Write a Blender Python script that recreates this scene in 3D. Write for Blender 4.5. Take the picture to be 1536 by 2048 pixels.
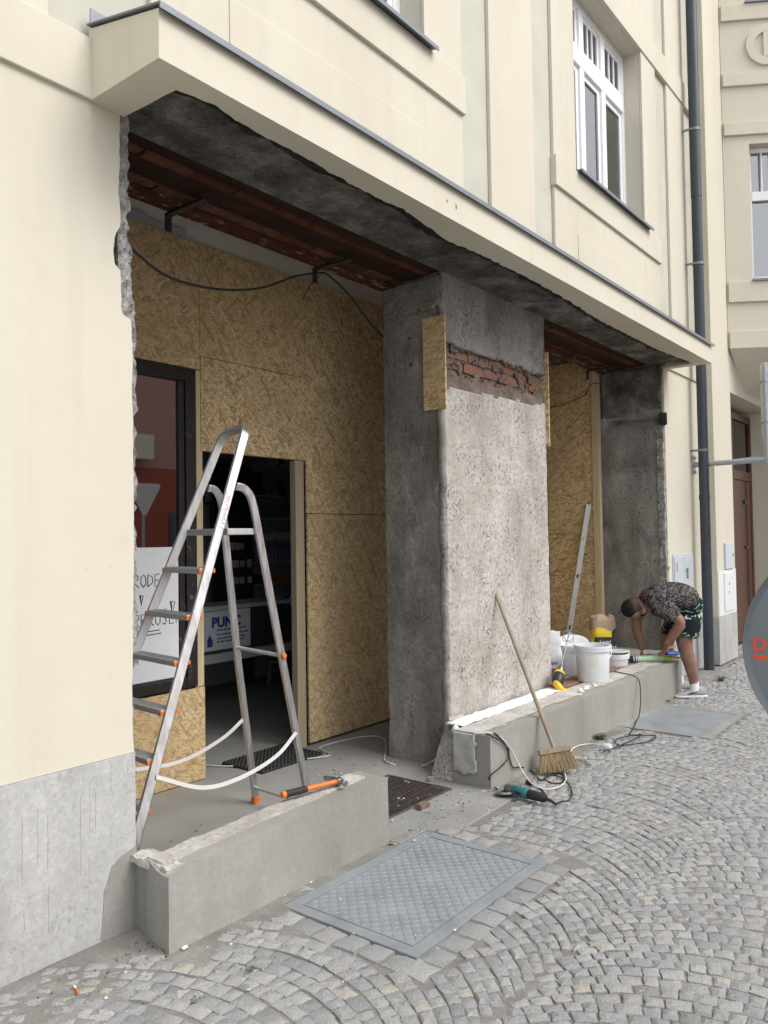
import bpy, bmesh, math, random
from mathutils import Vector, Matrix, noise
import numpy as np
random.seed(7)
for o in list(bpy.data.objects): bpy.data.objects.remove(o)
SC = bpy.context.scene; COL = SC.collection
# ------------------------------------------------------------------ camera
FPX, HC = 1589.33, 1.6
_y, _p, _r = math.radians(38.1215), math.radians(1.7683), math.radians(-0.8594)
FW = Vector((math.cos(_y)*math.cos(_p), math.sin(_y)*math.cos(_p), math.sin(_p)))
_rt = Vector((math.sin(_y), -math.cos(_y), 0)); _up = _rt.cross(FW)
RT = _rt*math.cos(_r)+_up*math.sin(_r); UP = -_rt*math.sin(_r)+_up*math.cos(_r)
cd = bpy.data.cameras.new('camera'); cam = bpy.data.objects.new('camera', cd); COL.objects.link(cam)
cam.matrix_world = Matrix(((RT.x, UP.x, -FW.x, 0), (RT.y, UP.y, -FW.y, 0), (RT.z, UP.z, -FW.z, HC), (0, 0, 0, 1)))
cd.sensor_fit = 'HORIZONTAL'; cd.sensor_width = 36; cd.lens = 36*FPX/1536; cd.clip_start = .05; cd.clip_end = 500
SC.camera = cam
def at(x, y, **k):
    """point where the sight line through photo position x, y meets one real plane (X=, Y= or Z=)"""
    d = FW+RT*((x-768)/FPX)-UP*((y-1024)/FPX)
    (a, v), = k.items(); i = 'XYZ'.index(a); t = (v-(0, 0, HC)[i])/d[i]
    return Vector((0, 0, HC))+d*t
# ------------------------------------------------------------------ light
w = bpy.data.worlds.new('World'); SC.world = w; w.use_nodes = True
nt = w.node_tree; bg = nt.nodes['Background']
sky = nt.nodes.new('ShaderNodeTexSky'); sky.sky_type = 'NISHITA'; sky.sun_disc = False
SUN_EL, SUN_AZ = 48, 282      # azimuth measured from +X anticlockwise: the light comes over the street
sky.sun_elevation = math.radians(SUN_EL); sky.sun_rotation = math.radians(90-SUN_AZ)
sky.air_density = 1.0; sky.dust_density = 4.0; sky.ozone_density = 1.0
hs = nt.nodes.new('ShaderNodeHueSaturation'); hs.inputs['Saturation'].default_value = .35
nt.links.new(sky.outputs[0], hs.inputs['Color']); oc = nt.nodes.new('ShaderNodeMix'); oc.data_type = 'RGBA'; oc.inputs[0].default_value = .6; oc.inputs[7].default_value = (4.3, 4.4, 4.6, 1)   # even cloud cover over the clear-sky model
nt.links.new(hs.outputs[0], oc.inputs[6]); nt.links.new(oc.outputs[2], bg.inputs[0]); bg.inputs[1].default_value = .15
sl = bpy.data.lights.new('sun', 'SUN'); sun = bpy.data.objects.new('sun', sl); COL.objects.link(sun)
sl.energy = .85; sl.angle = math.radians(32); sl.color = (1, .985, .955)
_d = Vector((math.cos(math.radians(SUN_EL))*math.cos(math.radians(SUN_AZ)), math.cos(math.radians(SUN_EL))*math.sin(math.radians(SUN_AZ)), math.sin(math.radians(SUN_EL))))
sun.rotation_euler = _d.to_track_quat('Z', 'Y').to_euler()
SC.render.engine = 'CYCLES'
vs = SC.view_settings; vs.view_transform = 'Standard'; vs.look = 'None'; vs.gamma = 1; vs.use_curve_mapping = False; vs.exposure = 1.08
SC.cycles.max_bounces = 7; SC.cycles.diffuse_bounces = 5; SC.cycles.glossy_bounces = 3; SC.cycles.transparent_max_bounces = 8
SC.cycles.use_denoising = True; SC.cycles.caustics_reflective = False; SC.cycles.caustics_refractive = False
# ------------------------------------------------------------------ node helper
class NT:
    def __init__(s, name):
        s.m = bpy.data.materials.new(name); s.m.use_nodes = True; s.t = s.m.node_tree; s.b = s.t.nodes['Principled BSDF']
        s.b.inputs['Roughness'].default_value = .8
    def n(s, typ, **k):
        x = s.t.nodes.new('ShaderNode'+typ)
        for a, v in k.items(): setattr(x, a, v)
        return x
    def put(s, sock, v):
        if v is None: return
        if hasattr(v, 'is_linked') and hasattr(v, 'node'): s.t.links.new(v, sock)
        else:
            if isinstance(v, (tuple, list)) and len(v) == 3 and len(sock.default_value) == 4: v = (*v, 1)
            sock.default_value = v
    def pos(s): return s.n('NewGeometry').outputs['Position']
    def obj(s): return s.n('TexCoord').outputs['Object']
    def island(s): return s.n('NewGeometry').outputs['Random Per Island']
    def orand(s): return s.n('ObjectInfo').outputs['Random']
    def map(s, v, sc=(1, 1, 1), rot=(0, 0, 0), loc=(0, 0, 0)):
        x = s.n('Mapping'); s.put(x.inputs[0], v); s.put(x.inputs['Scale'], sc); s.put(x.inputs['Rotation'], rot); s.put(x.inputs['Location'], loc); return x.outputs[0]
    def noise(s, v, sc=5, det=5, ro=.55, dist=0, col=False):
        x = s.n('TexNoise'); s.put(x.inputs['Vector'], v); x.inputs['Scale'].default_value = sc; x.inputs['Detail'].default_value = det
        x.inputs['Roughness'].default_value = ro; x.inputs['Distortion'].default_value = dist; return x.outputs[1 if col else 0]
    def vor(s, v, sc=5, out='Distance', feat='F1', rnd=1, dim='3D'):
        x = s.n('TexVoronoi', feature=feat, voronoi_dimensions=dim); s.put(x.inputs['Vector'], v); x.inputs['Scale'].default_value = sc
        x.inputs['Randomness'].default_value = rnd; return x.outputs[out]
    def ramp(s, f, stops, interp='LINEAR'):
        x = s.n('ValToRGB'); s.put(x.inputs[0], f); e = x.color_ramp.elements; x.color_ramp.interpolation = interp
        while len(e) < len(stops): e.new(.5)
        for i, (p, c) in enumerate(stops):
            e[i].position = p; e[i].color = (c, c, c, 1) if isinstance(c, (int, float)) else (*c, 1)
        return x.outputs[0]
    def mix(s, f, a, b, mode='MIX'):
        x = s.n('Mix', data_type='RGBA', blend_type=mode); s.put(x.inputs[0], f); s.put(x.inputs[6], a); s.put(x.inputs[7], b); return x.outputs[2]
    def math(s, op, a, b=None, c=None, clamp=False):
        x = s.n('Math', operation=op, use_clamp=clamp)
        for i, v in enumerate((a, b, c)): s.put(x.inputs[i], v)
        return x.outputs[0]
    def sep(s, v):
        x = s.n('SeparateXYZ'); s.put(x.inputs[0], v); return x.outputs
    def comb(s, x=0, y=0, z=0):
        n = s.n('CombineXYZ'); s.put(n.inputs[0], x); s.put(n.inputs[1], y); s.put(n.inputs[2], z); return n.outputs[0]
    def bump(s, h, st=.3, d=.01):
        x = s.n('Bump'); x.inputs['Strength'].default_value = st; x.inputs['Distance'].default_value = d; s.put(x.inputs['Height'], h)
        s.t.links.new(x.outputs[0], s.b.inputs['Normal'])
    def col(s, c, rough=None, metal=None, spec=None):
        s.put(s.b.inputs['Base Color'], c); s.put(s.b.inputs['Roughness'], rough); s.put(s.b.inputs['Metallic'], metal)
        s.put(s.b.inputs['Specular IOR Level'], spec); return s
MAT = {}
def simple(name, c, var=.12, sc=8, rough=.7, metal=0, bump=.0, bsc=60, bd=.004, stretch=(1, 1, 1), det=6, spec=None):
    """one paint or stuff: its colour, a little darker and paler in places, with fine relief"""
    k = NT(name); p = k.map(k.pos(), stretch) if stretch != (1, 1, 1) else k.pos()
    f = k.noise(p, sc, det)
    lo = tuple(max(0, x*(1-var)) for x in c); hi = tuple(min(1, x*(1+var)) for x in c)
    k.col(k.ramp(f, [(.3, lo), (.7, hi)]), rough, metal, spec)
    if bump: k.bump(k.noise(p, bsc, 6), bump, bd)
    MAT[name] = k.m; return k.m
# ---- plaster, stone, concrete
k = NT('cream_paint'); p = k.pos()
f = k.noise(k.map(p, (1, 1, .25)), 1.6, 8, .62); g = k.noise(p, 7, 6, .7)
c = k.ramp(f, [(.25, (.555, .518, .42)), (.5, (.60, .563, .462)), (.75, (.625, .59, .49))])
c = k.mix(k.ramp(g, [(.55, 0.0), (.85, .35)]), c, (.49, .455, .365))
c = k.mix(k.ramp(k.noise(k.map(p, (9, 9, .35)), 1, 5, .6), [(.56, 0.0), (.78, .35)]), c, (.50, .465, .37))
sm = k.math('MULTIPLY', k.ramp(k.noise(k.map(p, (1, 1, .7)), 17, 5, .65), [(.64, 0.0), (.72, .5)]), k.ramp(k.noise(p, 1.9, 3), [(.45, 0.0), (.6, 1.0)]))
c = k.mix(sm, c, (.48, .44, .36)); k.col(c, .85, spec=.25)
k.bump(k.math('ADD', k.math('MULTIPLY', k.noise(p, 180, 3), .25), k.math('ADD', k.noise(p, 9, 4), k.math('MULTIPLY', k.noise(p, 2.6, 3), 3.0))), .22, .006); MAT['cream'] = k.m
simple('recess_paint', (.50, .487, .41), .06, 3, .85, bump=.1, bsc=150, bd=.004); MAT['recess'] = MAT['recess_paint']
def concrete(name, lo, mid, hi, specks=0.0, scale=3.0, bump=.5, bd=.012, streak=False, tint=None, gr=42, fa=.45):
    k = NT(name); p = k.pos()
    q = k.map(p, (1, 1, .35)) if streak else p
    f = k.noise(q, scale, 10, .66, .15)
    c = k.ramp(f, [(.28, lo), (.5, mid), (.72, hi)])
    fine = k.noise(p, gr, 8, .75)
    c = k.mix(fa, c, k.ramp(fine, [(.3, .28), (.7, .76)]), 'OVERLAY')
    if tint: c = k.mix(k.ramp(k.noise(p, 2.3, 8, .65), [(.50, 0.0), (.68, .8)]), c, tint)
    h = k.math('ADD', k.math('MULTIPLY', fine, .5), f)
    if specks:
        wh = k.ramp(k.noise(p, 3.6, 6, .65), [(.44, 0.0), (.62, 1.0)])
        s = k.noise(k.map(p, (1, 1, .8), (.5, .4, .6)), 62, 6, .62, .6); m = k.math('MULTIPLY', k.ramp(s, [(.37, 1.0), (.43, 0.0)]), k.math('MULTIPLY_ADD', wh, .85*specks, .10*specks))
        s2 = k.noise(p, 150, 3, .6); m2 = k.math('MULTIPLY', k.ramp(s2, [(.32, 1.0), (.38, 0.0)]), specks*.8)
        c = k.mix(m, c, tuple(x*.48 for x in lo)); c = k.mix(m2, c, tuple(x*.55 for x in lo)); h = k.math('SUBTRACT', h, k.math('MULTIPLY', m, .8))
    k.col(c, .92, spec=.2); k.bump(h, bump, bd); MAT[name] = k.m; return k.m
concrete('plinth_concrete', (.31, .307, .30), (.42, .418, .41), (.52, .515, .50), .35, 2.0, .5, .006, True, (.345, .32, .285), 42, .35)
concrete('fresh_mortar', (.235, .227, .207), (.295, .287, .263), (.36, .352, .325), .05, 2.2, .35, .003, True, (.285, .268, .228), 50, .25)
concrete('rough_concrete', (.135, .127, .115), (.265, .252, .23), (.40, .38, .35), .5, 3.0, 1.0, .018, True, (.12, .115, .105), 34, .55)
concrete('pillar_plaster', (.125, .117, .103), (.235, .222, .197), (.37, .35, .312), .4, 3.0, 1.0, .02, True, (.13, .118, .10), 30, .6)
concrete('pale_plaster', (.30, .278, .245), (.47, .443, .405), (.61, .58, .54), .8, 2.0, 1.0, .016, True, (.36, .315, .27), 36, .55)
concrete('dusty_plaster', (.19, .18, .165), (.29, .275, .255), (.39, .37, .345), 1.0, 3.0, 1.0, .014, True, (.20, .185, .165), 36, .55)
concrete('bare_undercoat', (.12, .09, .073), (.19, .15, .127), (.27, .225, .20), .5, 6, 1.0, .015)
concrete('broken_mortar', (.09, .085, .075), (.29, .28, .265), (.60, .59, .57), .5, 16, 1.0, .016)
concrete('floor_screed', (.20, .205, .195), (.265, .265, .25), (.33, .325, .305), .12, 1.1, .25, .002, False, (.29, .265, .23), 60, .2)
concrete('rough_top_mortar', (.37, .345, .31), (.50, .475, .44), (.62, .60, .565), .3, 6, 1.0, .010, False, (.36, .32, .275))
concrete('dirt', (.155, .147, .132), (.21, .20, .182), (.29, .277, .255), .2, 5, .8, .006, False, None, 90)
concrete('kerb_concrete', (.215, .21, .20), (.265, .26, .25), (.32, .315, .305), .08, 2.5, .25, .002, False, None, 60, .2)
concrete('sooty_concrete', (.055, .053, .049), (.15, .144, .132), (.36, .34, .31), .5, 4.2, 1.0, .03, False, (.045, .043, .041), 30, .7)
concrete('tar', (.018, .018, .018), (.035, .034, .033), (.075, .072, .068), .3, 7, 1.0, .03)
# granite setts: each stone its own grey
k = NT('granite'); p = k.pos(); r = k.math('FRACT', k.math('ADD', k.island(), k.math('MULTIPLY', k.orand(), 7.31)))
c = k.ramp(r, [(0, (0.218, 0.221, 0.222)), (.22, (0.286, 0.288, 0.288)), (.45, (0.252, 0.255, 0.258)), (.62, (0.325, 0.323, 0.316)), (.8, (0.286, 0.282, 0.272)), (.97, (0.330, 0.328, 0.321)), (.99, (0.347, 0.319, 0.269)), (1, (0.370, 0.349, 0.314))])
gfine = k.noise(p, 260, 4, .8); c = k.mix(.75, c, k.ramp(gfine, [(.32, .2), (.68, .85)]), 'OVERLAY')
c = k.mix(k.ramp(k.noise(p, 30, 7, .7), [(.5, 0.0), (.75, .4)]), c, (.235, .215, .185))
c = k.mix(k.ramp(k.noise(p, 1.3, 5), [(.50, 0.0), (.74, .35)]), c, (.28, .265, .24))
k.col(c, k.ramp(gfine, [(.3, .55), (.7, .8)]), spec=.4); k.bump(k.math('ADD', k.noise(p, 85, 5, .65), k.noise(p, 22, 4)), .75, .008); MAT['granite'] = k.m
# ---- OSB: overlapping strands at many angles
def osb(name, plane, angles, lenx=9, wid=55):
    k = NT(name); s = k.sep(k.pos()); uv = k.comb(s[0 if plane == 'Y' else 1], s[2], 0)
    uv = k.mix(.02, uv, k.noise(uv, 7, 3, col=True), 'ADD')
    val = k.math('MULTIPLY', k.noise(uv, 40, 4), 1.0); drk = None
    for i, a in enumerate(angles):
        rt = k.map(uv, (1, 1, 1), (0, 0, math.radians(a)))
        v = k.map(rt, (lenx*(.8+.16*(i % 4)), wid*(.7+.17*(i % 5)), 1), loc=(i*3.7, i*9.1, 0))
        cc = k.sep(k.vor(v, 1, 'Color', dim='2D')); val = k.mix(k.math('GREATER_THAN', cc[1], .66), val, cc[0])
        if i % 2 == 0:
            v2 = k.map(rt, (lenx*2.2, wid*3.6, 1), loc=(i*1.7, i*4.1, 0)); x = k.n('TexVoronoi', feature='F1', voronoi_dimensions='2D'); k.put(x.inputs['Vector'], v2); x.inputs['Scale'].default_value = 1
            m = k.math('MULTIPLY', k.math('GREATER_THAN', k.sep(x.outputs['Color'])[2], .925), k.math('LESS_THAN', x.outputs['Distance'], .42)); drk = m if drk is None else k.math('MAXIMUM', drk, m)
    c = k.ramp(val, [(0, (.36, .235, .11)), (.12, (.48, .34, .175)), (.4, (.60, .445, .245)), (.75, (.67, .515, .30)), (1, (.74, .60, .38))])
    c = k.mix(k.math('MULTIPLY', drk, .8), c, (.12, .07, .03)); c = k.mix(k.ramp(k.noise(uv, 1.1, 5), [(.42, 0.0), (.75, .35)]), c, (.37, .265, .14))
    c = k.mix(k.math('MULTIPLY', k.orand(), .35), c, (.47, .325, .165)); k.col(c, .72, spec=.3); k.bump(val, .3, .002); MAT[name] = k.m
osb('osb', 'Y', [15, 70, 112, 158, 40, 92, 178, 133, 55])
osb('osb_side', 'X', [5, 150, 25, 168, 60, 12, 120, 178, 38])
simple('osb_edge', (.50, .40, .235), .25, 60, .85, bump=.3)
# ---- brick, rust, wood
k = NT('old_brick'); p = k.pos(); r = k.orand()
c = k.ramp(r, [(0, (.26, .085, .045)), (.5, (.36, .125, .065)), (1, (.40, .17, .10))]); f = k.noise(p, 22, 9, .75)
c = k.mix(k.ramp(f, [(.40, 0.0), (.56, .92)]), c, (.215, .175, .145)); k.col(c, .95, spec=.15); k.bump(k.noise(p, 60, 8, .7), 1, .012); MAT['brick'] = k.m
k = NT('dark_brick'); p = k.pos(); r = k.orand()  # brick colour lowered for the shade under the lintel
c = k.ramp(r, [(0, (.10, .040, .025)), (.6, (.14, .055, .032)), (1, (.18, .085, .055))])
c = k.mix(k.ramp(k.noise(p, 12, 8, .7), [(.45, 0.0), (.7, .85)]), c, (.045, .03, .024)); k.col(c, .95, spec=.1); k.bump(k.noise(p, 60, 8, .7), .8, .01); MAT['dark_brick'] = k.m
k = NT('rusty_steel'); p = k.pos()
c = k.ramp(k.noise(k.map(p, (.4, 1, 1)), 9, 8, .7), [(.3, (.018, .010, .008)), (.55, (.040, .018, .013)), (.75, (.068, .030, .020))]); k.col(c, .85, spec=.2); k.bump(k.noise(p, 50, 6), .5, .004); MAT['rusty_steel'] = k.m
k = NT('flaking_paint'); p = k.pos(); f = k.noise(k.map(p, (.5, 1.4, 1)), 14, 9, .7)
c = k.ramp(f, [(.50, (.075, .024, .017)), (.555, (.10, .037, .026)), (.60, (.26, .225, .20)), (.75, (.34, .31, .285))]); k.col(c, .9, spec=.15); k.bump(f, .6, .005); MAT['flaking'] = k.m
def wood(name, lo, hi, ax=2, rough=.75, sc=1.0):
    k = NT(name); st = [28*sc]*3; st[ax] = 1.5*sc
    f = k.noise(k.map(k.pos(), st), 1, 6, .6, .8); c = k.ramp(f, [(.3, lo), (.7, hi)])
    kn = k.vor(k.map(k.pos(), [3.1 if i != ax else 1.4 for i in range(3)]), 1.7); c = k.mix(k.ramp(kn, [(.03, .7), (.10, 0.0)]), c, tuple(x*.5 for x in lo))
    k.col(c, rough, spec=.3); k.bump(f, .25, .002); MAT[name] = k.m
wood('pine', (.46, .36, .22), (.58, .475, .31)); wood('pine_grey', (.33, .26, .17), (.42, .345, .235)); wood('pine_across', (.46, .36, .22), (.58, .475, .31), 0)
wood('broom_wood', (.24, .185, .135), (.34, .275, .21)); wood('brown_plank', (.20, .115, .07), (.29, .175, .11), 0)
wood('door_wood', (.055, .022, .012), (.11, .045, .025), 2, .5); wood('stick_wood', (.52, .36, .20), (.64, .47, .28), 1)
# black window frame with worn patches
k = NT('worn_black_paint'); p = k.pos(); f = k.noise(k.map(p, (1, 1, .6)), 22, 9, .72)
c = k.ramp(f, [(.56, (.016, .014, .013)), (.62, (.04, .035, .032)), (.70, (.20, .185, .175))]); k.col(c, .5, spec=.4); k.bump(f, .4, .004); MAT['worn_black'] = k.m
# ---- metals, plastics
def metal(name, c, rough=.35, sc=40, stretch=(1, 1, 1), var=.12, m=1.0):
    k = NT(name); f = k.noise(k.map(k.pos(), stretch), sc, 6, .65); lo = tuple(x*(1-var) for x in c); hi = tuple(min(1, x*(1+var)) for x in c)
    k.col(k.ramp(f, [(.3, lo), (.7, hi)]), k.ramp(f, [(.3, rough*.8), (.7, min(1, rough*1.3))]), m); k.bump(f, .06, .002); MAT[name] = k.m
metal('aluminium', (.56, .555, .55), .42, 14, (3, 3, .4), .16); metal('dull_aluminium', (.52, .515, .50), .5, 20, (3, 3, .6), .15, .45)
metal('galvanised', (.42, .45, .48), .5, 30, (1, 1, 1), .18, .85); metal('hatch_steel', (.24, .26, .275), .6, 5, (1, 1, 1), .14, .12)
metal('zinc_flashing', (.20, .215, .24), .45, 6, (1, 1, 1), .15, .5); metal('pipe_paint', (.030, .040, .052), .38, 5, (1, 1, .3), .18, .0)
metal('steel', (.36, .36, .37), .38, 40, (1, 1, 1), .25); metal('sign_back', (.165, .185, .20), .5, 6, (1, 1, 1), .08, .35); metal('rust_grate', (.10, .078, .07), .8, 40, (1, 1, 1), .3, .2)
for nm, c, ro in [('orange_plastic', (.62, .17, .035), .45), ('white_plastic', (.70, .715, .73), .4), ('black_rubber', (.018, .018, .019), .7), ('black_plastic', (.022, .022, .024), .45),
                  ('teal_plastic', (.03, .16, .185), .45), ('yellow_plastic', (.72, .46, .015), .4), ('red_plastic', (.42, .03, .035), .4), ('green_tube', (.43, .66, .40), .4), ('lime_plastic', (.33, .62, .05), .4),
                  ('webbing', (.55, .535, .50), .85), ('drip_stain', (.27, .262, .25), .9), ('white_frame', (.78, .79, .80), .4), ('paper', (.66, .67, .69), .8), ('grey_cabinet', (.50, .54, .59), .45), ('blue_plastic', (.06, .14, .42), .4),
                  ('white_cable', (.62, .59, .55), .55), ('marker', (.02, .02, .02), .6), ('foam', (.74, .755, .75), .85), ('curtain', (.72, .74, .77), .8), ('red_paint', (.62, .07, .03), .6), ('green_paint', (.02, .25, .13), .5),
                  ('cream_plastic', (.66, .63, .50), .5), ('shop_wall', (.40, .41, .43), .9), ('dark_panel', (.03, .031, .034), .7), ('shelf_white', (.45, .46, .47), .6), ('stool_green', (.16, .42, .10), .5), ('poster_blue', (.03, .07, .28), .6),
                  ('bottle_green', (.03, .22, .10), .35), ('bottle_violet', (.25, .22, .40), .4), ('bottle_pale', (.55, .56, .58), .4), ('bottle_dark', (.03, .035, .05), .4), ('card_red', (.40, .08, .06), .6), ('card_orange', (.5, .2, .06), .6),
                  ('sack_yellow', (.75, .56, .03), .6), ('sack_black', (.025, .025, .026), .6), ('sack_paper', (.68, .68, .69), .7), ('sack_red', (.36, .06, .07), .6), ('sack_brown', (.34, .25, .18), .85), ('violet_panel', (.16, .13, .22), .7),
                  ('house_pink', (.46, .255, .215), .85), ('house_red', (.33, .085, .05), .85), ('slate', (.10, .095, .10), .8), ('house_glass', (.05, .06, .07), .1), ('asphalt', (.055, .055, .057), .9), ('plaster_white', (.68, .65, .62), .9),
                  ('hair_black', (.012, .010, .009), .6), ('sock', (.75, .75, .76), .9), ('shoe_grey', (.31, .305, .315), .75), ('shoe_dark', (.05, .05, .06), .6), ('dark_soil', (.07, .06, .05), .9), ('weed', (.085, .12, .045), .7), ('dry_weed', (.28, .25, .12), .8),
                  ('cigarette_paper', (.75, .73, .68), .8), ('bristle', (.52, .41, .255), .8), ('tape_silver', (.40, .42, .46), .35)]:
    simple(nm, c, .035, 12, ro, bump=.05, bsc=120, bd=.002)
k = NT('skin'); p = k.pos(); c = k.ramp(k.noise(p, 14, 5), [(.3, (.225, .12, .085)), (.7, (.31, .17, .122))]); k.col(c, .55, spec=.35); k.b.inputs['Subsurface Weight'].default_value = .05; k.bump(k.noise(p, 160, 3), .15, .002); MAT['skin'] = k.m
# patterned clothes
k = NT('paisley_cloth'); p = k.obj(); q = k.mix(.11, p, k.noise(p, 11, 4, col=True), 'ADD')
ring = k.math('SINE', k.math('MULTIPLY', k.vor(q, 10), 30)); f = k.noise(q, 22, 3, .6, 1.6)
c = k.ramp(k.math('ADD', k.math('MULTIPLY', ring, .13), f), [(.36, (.018, .018, .024)), (.515, (.034, .032, .038)), (.56, (.125, .11, .105)), (.74, (.20, .172, .155))])
c = k.mix(k.ramp(k.noise(q, 9, 2), [(.64, 0.0), (.70, .6)]), c, (.15, .10, .065)); k.col(c, .9, spec=.15); k.bump(k.noise(p, 9, 4), .5, .03); MAT['shirt'] = k.m
k = NT('leaf_cloth'); p = k.obj(); q = k.mix(.10, p, k.noise(p, 9, 2, col=True), 'ADD')
wv = k.math('SINE', k.math('MULTIPLY', k.sep(k.map(q, (1, 1, 1), (0, .6, .4)))[2], 190)); blob = k.noise(q, 10, 2, .5, .8)
lf = k.math('MULTIPLY', k.ramp(wv, [(.35, 0.0), (.6, 1.0)]), k.ramp(blob, [(.47, 0.0), (.52, 1.0)]))
c = k.mix(lf, (.014, .018, .024), k.ramp(k.noise(q, 16, 2), [(.42, (.10, .28, .19)), (.58, (.50, .62, .54))])); k.col(c, .9, spec=.15); k.bump(k.noise(p, 10, 4), .4, .03); MAT['shorts'] = k.m
# window glass: clear, mirrors the street
def glass(name, ior, tint=(.86, .89, .90)):
    k = NT(name); t = k.n('BsdfTransparent'); k.put(t.inputs[0], tint); g = k.n('BsdfGlossy'); g.inputs['Roughness'].default_value = .015
    fr = k.n('Fresnel'); fr.inputs['IOR'].default_value = ior; mx = k.n('MixShader'); k.t.links.new(fr.outputs[0], mx.inputs[0]); k.t.links.new(t.outputs[0], mx.inputs[1]); k.t.links.new(g.outputs[0], mx.inputs[2])
    k.t.links.new(mx.outputs[0], k.t.nodes['Material Output'].inputs[0]); MAT[name] = k.m
glass('glass', 4.2); glass('shop_glass', 3.2, (.6, .6, .6))
# far paving: the same stones where they are too far off to tell apart
k = NT('far_setts'); p = k.pos(); v = k.vor(p, 11, 'Distance', 'DISTANCE_TO_EDGE'); cc = k.sep(k.vor(p, 11, 'Color'))
c = k.ramp(cc[0], [(0, (.25, .257, .265)), (.6, (.36, .36, .36)), (1, (.42, .40, .37))]); c = k.mix(k.ramp(v, [(.03, 1.0), (.09, 0.0)]), c, (.20, .18, .15)); k.col(c, .8); k.bump(k.ramp(v, [(.02, 0.0), (.15, 1.0)]), .6, .02); MAT['far_setts'] = k.m
# ------------------------------------------------------------------ mesh helpers
def wloc(o): return o.location.copy() if o.type == 'EMPTY' else Vector((0, 0, 0))     # parts are modelled where they stand
def link(name, me, mat, parent=None, bevel=0, smooth=None, seg=2):
    o = bpy.data.objects.new(name, me); COL.objects.link(o)
    if mat:
        me.materials.clear(); me.materials.append(MAT[mat])
    if parent is not None:
        o.parent = parent; o.matrix_parent_inverse = Matrix.Translation(-wloc(parent))
    if smooth is not None:
        me.shade_smooth(); me.set_sharp_from_angle(angle=math.radians(smooth))
    if bevel:
        m = o.modifiers.new('bevel', 'BEVEL'); m.width = bevel; m.segments = seg; m.limit_method = 'ANGLE'; m.angle_limit = math.radians(40)
    return o
def tag(o, label, cat, group=None, kind=None):
    o['label'] = label; o['category'] = cat
    if group: o['group'] = group
    if kind: o['kind'] = kind
    return o
def thing(name, label, cat, loc=(0, 0, 0), group=None):
    o = bpy.data.objects.new(name, None); COL.objects.link(o); o.location = loc; o.empty_display_size = .1
    return tag(o, label, cat, group)
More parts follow.
